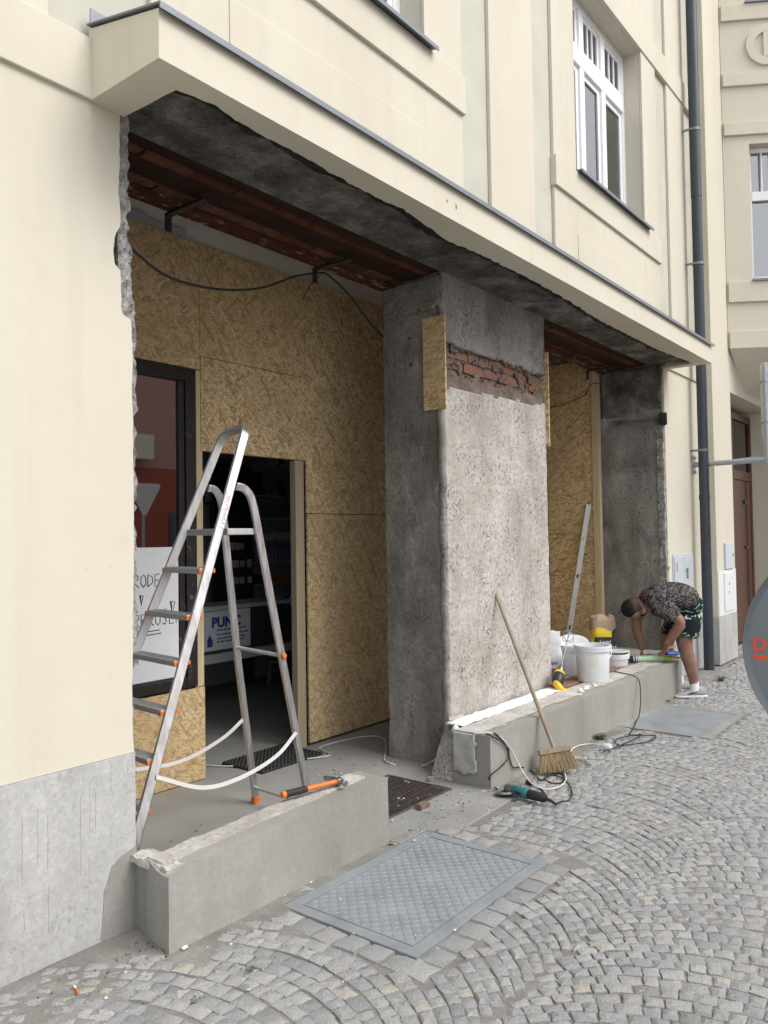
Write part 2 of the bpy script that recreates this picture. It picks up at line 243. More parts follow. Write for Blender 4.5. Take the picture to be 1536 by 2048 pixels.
class MB:
    def __init__(s): s.v = []; s.f = []
    def add(s, v, f):
        b = len(s.v); s.v += [tuple(x) for x in v]; s.f += [tuple(i+b for i in q) for q in f]; return s
    def box(s, x0, x1, y0, y1, z0, z1):
        return s.add([(x, y, z) for x in (x0, x1) for y in (y0, y1) for z in (z0, z1)],
                     [(0, 1, 3, 2), (4, 6, 7, 5), (0, 4, 5, 1), (2, 3, 7, 6), (0, 2, 6, 4), (1, 5, 7, 3)])
    def obox(s, c, ex, ey, ez):
        c, ex, ey, ez = map(Vector, (c, ex, ey, ez))
        return s.add([c+ex*i+ey*j+ez*k for i in (-.5, .5) for j in (-.5, .5) for k in (-.5, .5)],
                     [(0, 1, 3, 2), (4, 6, 7, 5), (0, 4, 5, 1), (2, 3, 7, 6), (0, 2, 6, 4), (1, 5, 7, 3)])
    def prism(s, poly, axis, c0, c1):
        """a flat outline given thickness along an axis"""
        n = len(poly)
        def P(a, b, c): return {'X': (c, a, b), 'Y': (a, c, b), 'Z': (a, b, c)}[axis]
        s.add([P(a, b, c0) for a, b in poly]+[P(a, b, c1) for a, b in poly], [tuple(range(n))[::-1], tuple(range(n, 2*n))]+[(i, (i+1) % n, n+(i+1) % n, n+i) for i in range(n)]); return s
    def rings(s, rings, cap=True, close=True):
        n = len(rings[0]); b = len(s.v); s.v += [tuple(p) for r in rings for p in r]
        for i in range(len(rings)-1):
            for j in range(n if close else n-1):
                s.f.append((b+i*n+j, b+i*n+(j+1) % n, b+(i+1)*n+(j+1) % n, b+(i+1)*n+j))
        if cap: s.f.append(tuple(range(b+n-1, b-1, -1))); e = b+(len(rings)-1)*n; s.f.append(tuple(range(e, e+n)))
        return s
    def lathe(s, prof, c=(0, 0, 0), n=24, axis=(0, 0, 1), cap=True):
        a = Vector(axis).normalized(); u = a.orthogonal().normalized(); v = a.cross(u); c = Vector(c)
        return s.rings([[c+a*z+(u*math.cos(t)+v*math.sin(t))*r for t in [2*math.pi*j/n for j in range(n)]] for r, z in prof], cap)
    def tube(s, path, r, n=8, cap=True):
        path = [Vector(p) for p in path]; rs = r if isinstance(r, (list, tuple)) else [r]*len(path); R = []; u = None
        for i, p in enumerate(path):
            t = (path[min(i+1, len(path)-1)]-path[max(i-1, 0)]).normalized()
            u = (t.orthogonal() if u is None else u-t*u.dot(t)).normalized(); v = t.cross(u)
            R.append([p+(u*math.cos(a)+v*math.sin(a))*rs[i] for a in [2*math.pi*j/n for j in range(n)]])
        return s.rings(R, cap)
    def bar(s, path, nrm, wn, wt):
        """rectangular bar along a path: width wn along nrm, wt across it"""
        path = [Vector(p) for p in path]; nrm = Vector(nrm).normalized(); R = []
        for i, p in enumerate(path):
            t = (path[min(i+1, len(path)-1)]-path[max(i-1, 0)]).normalized(); a = (nrm-t*nrm.dot(t)).normalized(); b = t.cross(a)
            R.append([p+a*wn/2+b*wt/2, p-a*wn/2+b*wt/2, p-a*wn/2-b*wt/2, p+a*wn/2-b*wt/2])
        return s.rings(R)
    def mesh(s, name='m'):
        me = bpy.data.meshes.new(name); me.from_pydata(s.v, [], s.f); me.update()
        bm = bmesh.new(); bm.from_mesh(me); bmesh.ops.recalc_face_normals(bm, faces=bm.faces); bm.to_mesh(me); bm.free(); return me
    def obj(s, name, mat, parent=None, bevel=0, smooth=None, seg=2): return link(name, s.mesh(name), mat, parent, bevel, smooth, seg)
def spline(pts, k=8):
    P = [Vector(p) for p in pts]; P = [P[0]*2-P[1]]+P+[P[-1]*2-P[-2]]; out = []
    for i in range(1, len(P)-2):
        for j in range(k):
            t = j/k; a, b, c, d = P[i-1:i+3]
            out.append(.5*((2*b)+(c-a)*t+(2*a-5*b+4*c-d)*t*t+(3*b-a-3*c+d)*t**3))
    return out+[P[-2]]
def fbm(p, sc, oct=4):
    q = Vector(p)*sc; a = 1; t = 0
    for i in range(oct): t += a*noise.noise(q); q = q*2.03+Vector((3.1, 7.7, 1.3)); a *= .5
    return t
def rough_box(name, x0, x1, y0, y1, z0, z1, step, amp, mat, parent=None, fn=None, skip=(), sc=6, sm=50, freeze=None):
    """a block whose faces are uneven like broken or hand-laid masonry"""
    bm = bmesh.new(); lo = (x0, y0, z0); hi = (x1, y1, z1); N = [max(1, int(round((hi[i]-lo[i])/step))) for i in range(3)]; vd = {}
    def V(i, j, k):
        t = (i, j, k)
        if t not in vd:
            p = Vector([lo[a]+(hi[a]-lo[a])*t[a]/N[a] for a in range(3)])
            m = 0 if (freeze and freeze(p)) else 1
            q = p+Vector((fbm(p, sc), fbm(p+Vector((9, 0, 0)), sc), fbm(p+Vector((0, 9, 0)), sc)*.6))*amp*m
            if fn: q = fn(p, q)
            vd[t] = bm.verts.new(q)
        return vd[t]
    for ax in range(3):
        b, c = [(1, 2), (2, 0), (0, 1)][ax]
        for side in (0, 1):
            if ('xyz'[ax]+'-+'[side]) in skip: continue
            for i in range(N[b]):
                for j in range(N[c]):
                    q = []
                    for di, dj in ((0, 0), (1, 0), (1, 1), (0, 1)):
                        t = [0, 0, 0]; t[ax] = N[ax]*side; t[b] = i+di; t[c] = j+dj; q.append(V(*t))
                    bm.faces.new(q if side else q[::-1])
    me = bpy.data.meshes.new(name); bm.to_mesh(me); bm.free(); return link(name, me, mat, parent, 0, sm)
def sheet(name, u0, u1, v0, v1, step, fpos, keep, mat, parent=None, thick=.0, sm=60):
    """uneven sheet: fpos(u,v) -> point, keep(u,v) -> whether the piece is there; thick gives it a broken edge"""
    nu = max(1, int((u1-u0)/step)); nv = max(1, int((v1-v0)/step)); bm = bmesh.new(); g = {}
    def V(i, j):
        if (i, j) not in g: g[(i, j)] = bm.verts.new(fpos(u0+(u1-u0)*i/nu, v0+(v1-v0)*j/nv))
        return g[(i, j)]
    for i in range(nu):
        for j in range(nv):
            if keep(u0+(u1-u0)*(i+.5)/nu, v0+(v1-v0)*(j+.5)/nv): bm.faces.new([V(i, j), V(i+1, j), V(i+1, j+1), V(i, j+1)])
    me = bpy.data.meshes.new(name); bm.to_mesh(me); bm.free(); o = link(name, me, mat, parent, 0, sm)
    if thick: m = o.modifiers.new('thickness', 'SOLIDIFY'); m.thickness = thick; m.offset = -1
    return o
def text(name, s, size, mat, parent, origin, ux, uz, depth=.0015, bold=0.0, align='LEFT'):
    cu = bpy.data.curves.new(name, 'FONT'); cu.body = s; cu.size = size; cu.extrude = depth; cu.offset = bold; cu.align_x = align; cu.resolution_u = 3
    t = bpy.data.objects.new(name, cu); COL.objects.link(t); me = bpy.data.meshes.new_from_object(t); bpy.data.objects.remove(t)
    ux = Vector(ux).normalized(); uz = Vector(uz).normalized(); n = ux.cross(uz)
    me.transform(Matrix(((ux.x, uz.x, n.x, origin[0]), (ux.y, uz.y, n.y, origin[1]), (ux.z, uz.z, n.z, origin[2]), (0, 0, 0, 1))))
    return link(name, me, mat, parent)
def strokes(name, lines, r, mat, parent, f):
    m = MB()
    for l in lines: m.tube([f(a, b) for a, b in l], r, 5)
    return m.obj(name, mat, parent)
def part(parent, name, mat, x0, x1, y0, y1, z0, z1, bevel=0): return MB().box(x0, x1, y0, y1, z0, z1).obj(name, mat, parent, bevel)
def dup(o, name=None, dloc=(0, 0, 0), label=None):
    """copy of a thing with copies of its parts and sub-parts"""
    c = o.copy(); COL.objects.link(c); c.location = o.location+Vector(dloc)
    if label: c['label'] = label
    for ch in [q for q in bpy.data.objects if q.parent == o]:
        d = ch.copy(); COL.objects.link(d); d.parent = c
        for gch in [q for q in bpy.data.objects if q.parent == ch]:
            e = gch.copy(); COL.objects.link(e); e.parent = d
    return c
def struct(o): o['kind'] = 'structure'; return o

# ================================================================== GROUND
YW = 2.905                                   # face of the facade
g = struct(MB().add([(-90, -90, -.03), (90, -90, -.03), (90, 90, -.03), (-90, 90, -.03)], [(0, 1, 2, 3)]).obj('ground', 'far_setts'))
pav = struct(MB().box(-.6, 11.2, -1.4, 2.9, -.09, -.016).obj('pavement', 'dirt'))
# setts in segmental arches: rows bulging towards +X, each course the same arc moved along the street
def tmpl(seed):
    r = random.Random(seed); o = []; N = 10
    base = [(-.5, -.5), (-.15, -.5), (.2, -.5), (.5, -.5), (.5, 0), (.5, .5), (.15, .5), (-.2, .5), (-.5, .5), (-.5, 0)]
    rim = [(x*.985+r.uniform(-.045, .045), y*.985+r.uniform(-.045, .045)) for x, y in base]
    V = []
    for sc, z in ((1.0, -.05), (.985, -.014), (.93, -.0035)):
        V += [(x*sc, y*sc, z+(r.uniform(-.003, .003) if z > -.04 else 0)) for x, y in rim]
    V += [(x*.55+r.uniform(-.06, .06), y*.55+r.uniform(-.06, .06), r.uniform(-.0015, .004)) for x, y in rim]
    V += [(r.uniform(-.08, .08), r.uniform(-.08, .08), .003)]
    F = [(k*N+i, k*N+(i+1) % N, (k+1)*N+(i+1) % N, (k+1)*N+i) for k in range(3) for i in range(N)]+[(3*N+i, 3*N+(i+1) % N, 4*N) for i in range(N)]
    return V, F
TM = [tmpl(i) for i in range(16)]; TME = []
for i, (V, F) in enumerate(TM):
    me = bpy.data.meshes.new('sett'); me.from_pydata(V, [], F); me.update(); me.materials.append(MAT['granite']); me.shade_smooth(); me.set_sharp_from_angle(angle=math.radians(32)); TME.append(me)
HX0, HX1, HY0, HY1 = 2.473, 3.560, 1.818, 2.532      # frame of the near hatch
H2 = (6.40, 7.45, 1.86, 2.60)
rs = random.Random(3); st = []
def blocked(x, y):
    if HX0-.03 < x < HX1+.03 and HY0-.03 < y < HY1+.03: return True
    if H2[0]-.03 < x < H2[1]+.03 and H2[2]-.03 < y < H2[3]+.03: return True
    lim = 2.855 if x < 1.9 else (2.545 if x < 3.3 else (2.37 if x < 4.3 else 2.50))
    lim += .05*noise.noise(Vector((x*2.2, .3, 0)))-(.16*max(0, 1-abs(x-1.84)/.22))
    if x > 8.1: lim = 2.66
    return y > lim or y < -1.35 or x < -.55 or x > 11.1
Wc, AH = 1.38, math.radians(54); Rr = Wc/2/math.sin(AH); pit = .070
for c in range(-1, 4):
    yc = 2.08-Wc*c; off = rs.random()*pit
    for j in range(-6, 185):
        X0 = -.6+j*pit+off; ph = -AH
        jit = rs.uniform(-.008, .008)
        while ph < AH:
            wd = rs.choice((.052, .06, .066, .072, .08, .09)); dp = wd/Rr; a = ph+dp/2; ph += dp
            x = X0+Rr*(math.cos(a)-1)+jit; y = yc+Rr*math.sin(a)+.05*math.sin(x*1.1+c)
            if blocked(x, y): continue
            st.append((x, y, a, pit*max(.60, math.cos(a))*rs.uniform(.98, 1.07), wd*rs.uniform(.96, 1.03), rs.randrange(16)))
# border stones laid along the hatch
for x in np.arange(HX0-.06, HX1+.10, .125):
    st.append((x, HY0-.062, 0, .122*rs.uniform(.95, 1), .112, rs.randrange(16)))
for y in np.arange(HY0+.03, HY1-.05, .118):
    st.append((HX1+.062, y, 0, .112, .114*rs.uniform(.92, 1), rs.randrange(16)))
for y in np.arange(HY0+.03, HY1-.05, .118):
    st.append((HX0-.062, y, 0, .112, .114*rs.uniform(.92, 1), rs.randrange(16)))
keep = []
for s in st:      # drop arc stones lying under border stones
    x, y = s[:2]
    if s[2] != 0 and (HX0-.132 < x < HX1+.132 and HY0-.135 < y < HY1+.02): continue
    keep.append(s)
st = keep
def seen(s):
    v = Vector((s[0], s[1], -HC)); d = v.dot(FW)
    if d < .3: return -1
    px = 768+FPX*v.dot(RT)/d; py = 1024-FPX*v.dot(UP)/d
    return -d if (-20 < px < 1556 and py < 2070) else -99
st.sort(key=seen, reverse=True)
AV, AF = [], []
for n_, (x, y, a, sx, sy, ti) in enumerate(st):
    tilt = (rs.uniform(-.035, .035), rs.uniform(-.035, .035)); dz = rs.uniform(-.0035, .003)+.006*noise.noise(Vector((x*1.5, y*1.5, 0))); rz = a+rs.uniform(-.06, .06)+(math.pi if rs.random() < .5 else 0)
    if n_ < 300:
        o = bpy.data.objects.new('sett', TME[ti]); COL.objects.link(o); o.parent = pav
        o.location = (x, y, dz); o.scale = (sx, sy, 1); o.rotation_euler = (tilt[0], tilt[1], rz)
    else:
        M_ = Matrix.LocRotScale(Vector((x, y, dz)), Matrix.Rotation(rz, 3, 'Z') @ Matrix.Rotation(tilt[0], 3, 'X'), Vector((sx, sy, 1))); V, F = TM[ti]; b = len(AV)
        AV += [tuple(M_ @ Vector(v)) for v in V]; AF += [tuple(i+b for i in f) for f in F]
me = bpy.data.meshes.new('setts'); me.from_pydata(AV, [], AF); me.update()
o = link('sett_paving', me, 'granite', pav, 0, 32); o['kind'] = 'stuff'
print('setts', len(st), 'verts', len(AV))
# dusty strip along the wall and dirt filling between the stones
def gz(x, y, s=0): return .004*fbm((x, y, s), 5)+.0025*fbm((x, y, s+5), 24)
struct(sheet('dirt_strip', .2, 9.9, 2.28, 2.93, .035, lambda u, v: (u, v, -.012+gz(u, v)+.012*min(1, max(0, (v-2.42)/.1))), lambda u, v: not (HX0 < u < HX1 and v < HY1), 'dirt'))
struct(sheet('joint_sand', -.5, 11, -1.3, 2.4, .07, lambda u, v: (u, v, -.0075+.003*fbm((u, v, 2), 3)+.0015*fbm((u, v, 4), 14)), lambda u, v: not (HX0 < u < HX1 and HY0 < v < HY1), 'dirt'))
part_ = struct(MB().prism([(HX1+.012, 2.39), (4.33, 2.41), (4.33, 2.62), (3.33, 2.62), (3.33, HY1+.008), (HX1+.012, HY1+.008)], 'Z', -.05, .0035).obj('threshold_slab', 'kerb_concrete', None, .006))
struct(sheet('entrance_floor', 1.97, 8.66, 2.60, 4.27, .06, lambda u, v: (u, v, .004+.003*fbm((u, v, 0), 2.5)), lambda u, v: True, 'floor_screed'))
struct(part(None, 'shop_floor', 'floor_screed', 1.9, 8.6, 4.27, 6.9, -.03, .0))

# ================================================================== THE HOUSE
H = thing('apartment_building', 'cream rendered town house with a gutted shopfront and grey metal ledge', 'building', (5, YW, 0))
def wall(x0, x1, z0, z1, y0=YW+.03, y1=YW+.60, mat='cream', name='wall', bevel=0): return part(H, name, mat, x0, x1, y0, y1, z0, z1, bevel)
# ground floor, left of the opening: masonry body, its broken edge, the plaster skin with a ragged edge
wall(-4, 1.90, 0, 3.42, YW+.03, 4.25, 'broken_mortar')
def jag(p, q):
    if p.x > 1.97: q = q+Vector((.020*fbm(p, 14, 4)+.009*fbm(p, 44, 2)+(.002 if p.z > 2.62 or p.z < 1.15 else .030)+.010*noise.noise(p*5)-.016*max(0, noise.noise(p*2.3)), 0, 0))
    return q
rough_box('broken_edge', 1.93, 1.985, YW+.022, 3.0, .0, 3.44, .02, .006, 'broken_mortar', H, jag)
rough_box('broken_edge', 1.86, 1.97, 3.0, 3.57, .0, 3.44, .08, .008, 'broken_mortar', H)
E = [(240, 236), (239, 330), (237, 380), (241, 430), (240, 452), (231, 466), (227, 500), (229, 528), (240, 540), (243, 575), (242, 612), (246, 628), (263, 640), (265, 700), (264, 780), (266, 860), (267, 1000), (268, 1100), (266, 1230), (266, 1330), (264, 1372), (265, 1395), (267, 1500)]
pts = []
for i in range(len(E)-1):
    a, b = at(*E[i], Y=YW), at(*E[i+1], Y=YW); n = max(1, int((a-b).length/.025))
    for j in range(n):
        p = a.lerp(b, j/n); pts.append((p.x+.004*noise.noise(p*40)+.003*noise.noise(p*90), p.z))
pts = [(x, min(z, 3.41)) for x, z in pts]
MB().prism([(-4, .715), (-4, 3.412), (pts[0][0], 3.412)]+pts+[(1.985, .715)], 'Y', YW, YW+.024).obj('plaster_skin', 'cream', H)
MB().prism([(-4, 0), (-4, .713)]+[(1.985+.006*noise.noise(Vector((z*40, 0, 0))), z) for z in np.linspace(.713, .0, 26)], 'Y', YW-.007, YW+.028).obj('plinth', 'plinth_concrete', H)
MB().prism([(at(x, y, Y=YW).x+.006*noise.noise(Vector((y*.2, 0, 1))), at(x, y, Y=YW).z) for x, y in [(270, 1690), (240, 1712), (222, 1732), (212, 1765), (206, 1782), (205, 1800), (202, 1850), (199, 1878), (240, 1885), (272, 1862)]], 'Y', YW-.010, YW-.006).obj('mortar_patch', 'fresh_mortar', H)
# drips down the plinth
m = MB()
for x, z0, z1 in [(1.50, .58, .33), (1.507, .25, .17), (1.56, .60, .38), (1.60, .57, .36), (1.603, .3, .12), (1.735, .60, .29), (1.775, .64, .42), (1.772, .36, .16), (1.80, .60, .44), (1.87, .70, .58)]:
    m.tube([(x+.004*noise.noise(Vector((x*50, z*14, 0))), YW-.0072, z) for z in np.linspace(z0, z1, 16)], [.0006+.0011*abs(noise.noise(Vector((x*9, z*20, 3)))) for z in range(16)], 4)
m.obj('drip_mark', 'drip_stain', H)['kind'] = 'stuff'
# upper storeys: recessed ground of the wall, then piers, panels, bands standing 3 cm proud
UZ = 3.60
WIN = [(2.54, 4.206), (6.53, 8.225)]; WZ0, WZ1 = 4.80, 6.70
YR = YW+.03
for x0, x1 in ((-4, WIN[0][0]-.021), (WIN[0][1]+.021, WIN[1][0]-.021), (WIN[1][1]+.021, 10.02)): part(H, 'wall', 'recess', x0, x1, YR, YR+.55, UZ, 10)
for a, b in WIN:
    part(H, 'wall', 'recess', a, b, YR, YR+.55, UZ, WZ0-.021); part(H, 'wall', 'recess', a, b, YR, YR+.55, WZ1+.021, 10)
def proud(x0, x1, z0, z1, d=.03, name='wall_panel', mat='cream', bev=.004): return part(H, name, mat, x0, x1, YW-d+.03, YR-.001, z0, z1, bev)
proud(-4, 1.613, 3.66, 10, name='pier'); proud(5.04, 5.729, UZ, 10, name='pier'); proud(9.012, 9.63, UZ, 10, name='pier')
for (a, b), x0, x1 in ((WIN[0], 2.09, 4.656), (WIN[1], 6.085, 8.643)):
    proud(x0, a, UZ, 10); proud(b, x1, UZ, 10); proud(a-.001, b+.001, UZ, WZ0-.02); proud(a-.001, b+.001, WZ1+.27, 10)
    proud(x0-.012, x1+.012, 4.525, 4.785, .055, 'apron')
    # slightly raised field under the window
    proud(a, b, UZ, 4.24, .036, 'field')
    # reveals of the opening
    part(H, 'reveal', 'cream', a-.02, a, YR+.0005, YW+.26, WZ0-.02, WZ1); part(H, 'reveal', 'cream', b, b+.02, YR+.0005, YW+.26, WZ0-.02, WZ1); part(H, 'reveal', 'cream', a, b, YR+.0005, YW+.26, WZ1, WZ1+.02)
proud(-4, 10.02, 6.70, 6.98, .045, 'string_course')
proud(-4, 1.79, 3.40, 3.655, .05, 'string_course')
part(H, 'string_course', 'cream', 8.82, 10.02, YW-.02, YR, 3.40, 3.60, .004)
# windows
def window(x0, x1, z0, z1, n, y=YW+.19):
    cx = (x0+x1)/n if 0 else None
    f = MB(); fr = .07
    f.box(x0, x0+fr, y, y+.07, z0, z1).box(x1-fr, x1, y, y+.07, z0, z1).box(x0+fr, x1-fr, y, y+.07, z1-fr, z1).box(x0+fr, x1-fr, y, y+.07, z0, z0+.06)
    W = f.obj('window', 'white_frame', H, .006)
    cw = (x1-x0-2*fr)/n; zt0, zt1 = 6.06, 6.24
    for i in range(1, n): MB().box(x0+fr+cw*i-.05, x0+fr+cw*i+.05, y-.012, y+.06, z0+.06, z1-fr).obj('mullion', 'white_frame', W, .008)
    MB().box(x0+fr, x1-fr, y-.016, y+.06, zt0, zt1).obj('transom', 'white_frame', W, .008)
    for i in range(n):
        a = x0+fr+cw*i+(.05 if i else 0); b = x0+fr+cw*(i+1)-(.05 if i < n-1 else 0)
        for lo, hi, s in ((z0+.06, zt0, .055), (zt1, z1-fr, .045)):
            MB().box(a, a+s, y+.012, y+.05, lo, hi).box(b-s, b, y+.012, y+.05, lo, hi).box(a+s, b-s, y+.012, y+.05, lo, lo+s).box(a+s, b-s, y+.012, y+.05, hi-s, hi).obj('sash', 'white_frame', W, .005)
            MB().box(a+s-.004, b-s+.004, y+.03, y+.036, lo+s-.004, hi-s+.004).obj('pane', 'glass', W)
        m = MB()
        for q in (1, 2):
            xx = a+.045+(b-a-.09)*q/3; m.box(xx-.014, xx+.014, y+.014, y+.048, zt1+.045, z1-fr-.045)
        m.obj('glazing_bar', 'white_frame', W, .003)
    m = MB(); N = 60
    m.rings([[(x0+.08+(x1-x0-.16)*j/N, y+.10+.018*math.sin(j*1.7)+.01*math.sin(j*.6), z) for j in range(N+1)] for z in (z0+.03, z1-.4)], cap=False, close=False)
    m.obj('curtain', 'curtain', W, 0, 60)
    MB().box(x0-.02, x1+.02, y+.9, y+.93, z0-.1, z1+.1).obj('dark_backing', 'dark_panel', W)  # flat near-black sheet, the unlit room's shade put into its colour
    return W
for a, b in WIN: window(a, b, WZ0, WZ1, 3)
for a, b in WIN:
    s = MB().prism([(YW-.075, 4.770), (YW-.075, 4.795), (YW+.19, 4.828), (YW+.19, 4.820), (YW-.068, 4.787), (YW-.068, 4.770)], 'X', a-.03, b+.06).obj('window_sill', 'zinc_flashing', H)
# ledge over the shopfront with its flashing
LX0, LX1, LY = 1.787, 8.822, 2.437
MB().prism([(LY, 3.3985), (LY, 3.588), (YW-.001, 3.70), (YW-.001, 3.48), (LY+.06, 3.48), (LY+.06, 3.3985)], 'X', LX0+.09, 8.72).obj('ledge', 'cream', H)
for x0, x1 in ((LX0, LX0+.09), (8.72, LX1)): MB().prism([(LY, 3.3985), (LY, 3.588), (YW-.001, 3.70), (YW-.001, 3.3985)], 'X', x0, x1).obj('ledge', 'cream', H)
B = [(240, 238), (262, 226), (300, 207), (330, 190), (352, 180), (378, 190), (430, 210), (470, 240), (500, 257), (535, 275), (600, 310), (650, 338), (700, 367), (740, 388), (768, 402), (808, 418), (853, 452), (893, 480), (963, 510), (1028, 542), (1088, 572), (1148, 607), (1203, 642), (1268, 675), (1318, 700), (1388, 727)]
bp = [at(x, y, Z=3.40) for x, y in B]; fine = []
for i in range(len(bp)-1):
    a, b = bp[i], bp[i+1]; n = max(2, int((a-b).length/.02))
    for j in range(n):
        p = a.lerp(b, j/n); q = .012*noise.noise(p*18)+(.022*abs(noise.noise(p*34)) if p.x > 5.2 else .006*noise.noise(p*50)); fine.append((p.x, p.y+q))
bl = [(fine[0][0], YW-.001)]+fine+[(8.72, YW-.03), (8.72, LY+.055), (LX0+.09, LY+.055), (LX0+.09, YW-.001)]
MB().prism(bl, 'Z', 3.3992, 3.4255).obj('soffit_plaster', 'cream', H)
fl = MB().prism([(LY-.026, 3.574), (LY-.026, 3.600), (YW-.002, 3.716), (YW-.002, 3.709), (LY-.020, 3.593), (LY-.020, 3.574)], 'X', LX0-.012, LX1+.022).obj('flashing', 'zinc_flashing', H)
MB().box(1.78, 1.99, YW-.024, YW-.018, 3.712, 3.775).obj('flashing_upstand', 'zinc_flashing', fl)
m = MB(); tr_ = [(x, y, .07+.045*noise.noise(Vector((x*3, 0, 2)))+.03*noise.noise(Vector((x*11, 0, 2)))) for x, y in fine[::2] if y < YW-.1]
m.rings([[(x, y-.03, 3.45), (x, y-.008, 3.418+.004*noise.noise(Vector((x*30, 1, 0)))), (x, y+w_*.5, 3.414+.007*noise.noise(Vector((x*22, 5, 0)))), (x, y+w_, 3.425+.006*noise.noise(Vector((x*22, 7, 0)))), (x, y+w_+.02, 3.45)] for x, y, w_ in tr_]); m.obj('tar_edge', 'tar', H, 0, 60)
# bare underside of the lintel: rough concrete, then steel and brick running with the street
def soff(p, q):
    q.z = p.z+.016*fbm(p, 7)+.012*abs(fbm(p, 17)) if (p.z < 3.44 and p.y < 3.03) else p.z
    return q
rough_box('lintel_concrete', 1.89, 8.698, 2.56, 3.05, 3.436, 3.478, .045, .010, 'sooty_concrete', H, soff, sc=5, freeze=lambda p: p.y > 3.03)
part(H, 'lintel_steel', 'rusty_steel', 1.97, 8.64, 3.05, 3.152, 3.449, 3.56)
part(H, 'lintel_steel', 'rusty_steel', 1.97, 8.64, 3.214, 3.394, 3.4405, 3.56)
part(H, 'lintel_steel', 'flaking', 1.97, 8.64, 3.462, 3.58, 3.402, 3.425, .003)
part(H, 'lintel_core', 'rusty_steel', 1.97, 8.64, 3.04, 3.575, 3.56, 3.66)
part(H, 'wall', 'plaster_white', 1.97, 8.64, 3.535, 3.60, 3.426, 4.3)
rb = random.Random(5); BM_ = [MB().box(-.5, .5, -.5, .5, -.5, .5).mesh('brick') for i in range(1)]
for me in BM_: me.materials.append(MAT['dark_brick'])
for y0, y1, z in ((3.155, 3.212, 3.437), (3.396, 3.460, 3.428)):
    x = 2.0-rb.random()*.1
    while x < 8.6:
        L = rb.uniform(.27, .30); o = bpy.data.objects.new('brick', BM_[0]); COL.objects.link(o); o.parent = H; o.matrix_parent_inverse = Matrix.Translation(-wloc(H))
        o.location = (x+L/2, (y0+y1)/2+rb.uniform(-.003, .003), z+.045+rb.uniform(-.005, .005)); o.scale = (L-.009, y1-y0, .09); x += L
# pillar between the two bays
PX0, PX1, PY0, PY1 = 4.588, 6.112, 3.045, 3.58
def pil(p, q):
    if abs(p.y-PY1) < .01 and p.x < PX0+.02: q.x += .012*noise.noise(Vector((0, 0, p.z*9)))
    if p.z < .02: q.z = p.z-.02
    return q
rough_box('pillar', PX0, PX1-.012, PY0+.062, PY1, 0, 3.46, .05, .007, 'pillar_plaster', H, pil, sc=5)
def btop(x): return 2.945+.0*(x-4.6)/1.4+.030*fbm((x, 1, 0), 4, 6)
def bbot(x): return 2.69+.05*(x-4.6)/1.4+.035*fbm((x, 5, 0), 3, 6)
def pf(u, v): return (u, PY0+.006*fbm((u, 0, v), 5)+.004*fbm((u, 3, v), 17)-(.01 if v < .12 else 0), v)
def split(v, u): return 'dusty_plaster' if v > 2.9 else 'pale_plaster'
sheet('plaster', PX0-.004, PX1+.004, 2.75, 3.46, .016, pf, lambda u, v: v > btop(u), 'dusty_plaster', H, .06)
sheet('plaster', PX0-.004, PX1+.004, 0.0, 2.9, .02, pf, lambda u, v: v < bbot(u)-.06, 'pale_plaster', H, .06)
sheet('undercoat', PX0-.002, PX1+.002, 2.4, 2.9, .016, lambda u, v: (u, PY0+.010+.12*max(0, v-bbot(u)+.045)+.007*fbm((u, 2, v), 12), v), lambda u, v: bbot(u)-.10 < v < bbot(u)+.035+.03*fbm((u*1.5, 8, 0), 6), 'bare_undercoat', H, .02)
rb = random.Random(11)
for row in range(4):
    z = 2.615+row*.086; x = PX0+.008-(.07 if row % 2 else 0)
    while x < PX1-.02:
        L = rb.choice((.145, .15, .275, .28)) if row != 1 else rb.choice((.275, .28, .15)); a = max(x, PX0+.008); b = min(x+L, PX1-.02)
        if b-a > .03:
            bo = rough_box('brick', a, b-.014, PY0+.030+rb.uniform(0, .016), PY0+.09, z+rb.uniform(-.003, .003), z+.066, .018, .007, 'brick', H, sc=20)
        x += L
sheet('mortar_smear', PX0+.01, PX1-.02, 2.60, 2.97, .014, lambda u, v: (u, PY0+.024+.010*fbm((u, 4, v), 10), v), lambda u, v: fbm((u*1.2, 9, v*1.8), 8)+.35*(1-min(1, (u-PX0)/.35)) > .26, 'bare_undercoat', H, .012)
MB().box(PX0+.006, PX1-.016, PY0+.048, PY0+.061, 2.55, 3.02).obj('brick_mortar', 'bare_undercoat', H)
# flared foot of the pillar beside the doorway
m = MB(); R = []
for i in range(10):
    t = i/9; z = .36*t; y0 = 2.80+.22*t**.8; x0 = 4.36+.22*t**1.3
    ring = [(x0, 3.06, z), (x0-.01, (y0+3.06)/2, z), (x0+.03, y0, z), (4.70, y0-.01, z), (4.72, 3.06, z)]
    R.append([Vector(p)+Vector((fbm(p, 9), fbm(Vector(p)+Vector((4, 0, 0)), 9), 0))*.014 for p in ring])
m.rings(R); o = m.obj('pillar_foot', 'pale_plaster', H); sd = o.modifiers.new('sub', 'SUBSURF'); sd.levels = sd.render_levels = 2; sd.subdivision_type = 'SIMPLE'
# plug holes
for x, y, z in [(PX0-.002, 3.34, 3.02), (PX0-.002, 3.335, 2.83)]: MB().lathe([(.0, -.004), (.012, -.004), (.012, .002), (.0, .002)], (x, y, z), 10, (1, 0, 0)).obj('plug_hole', 'dark_soil', H)
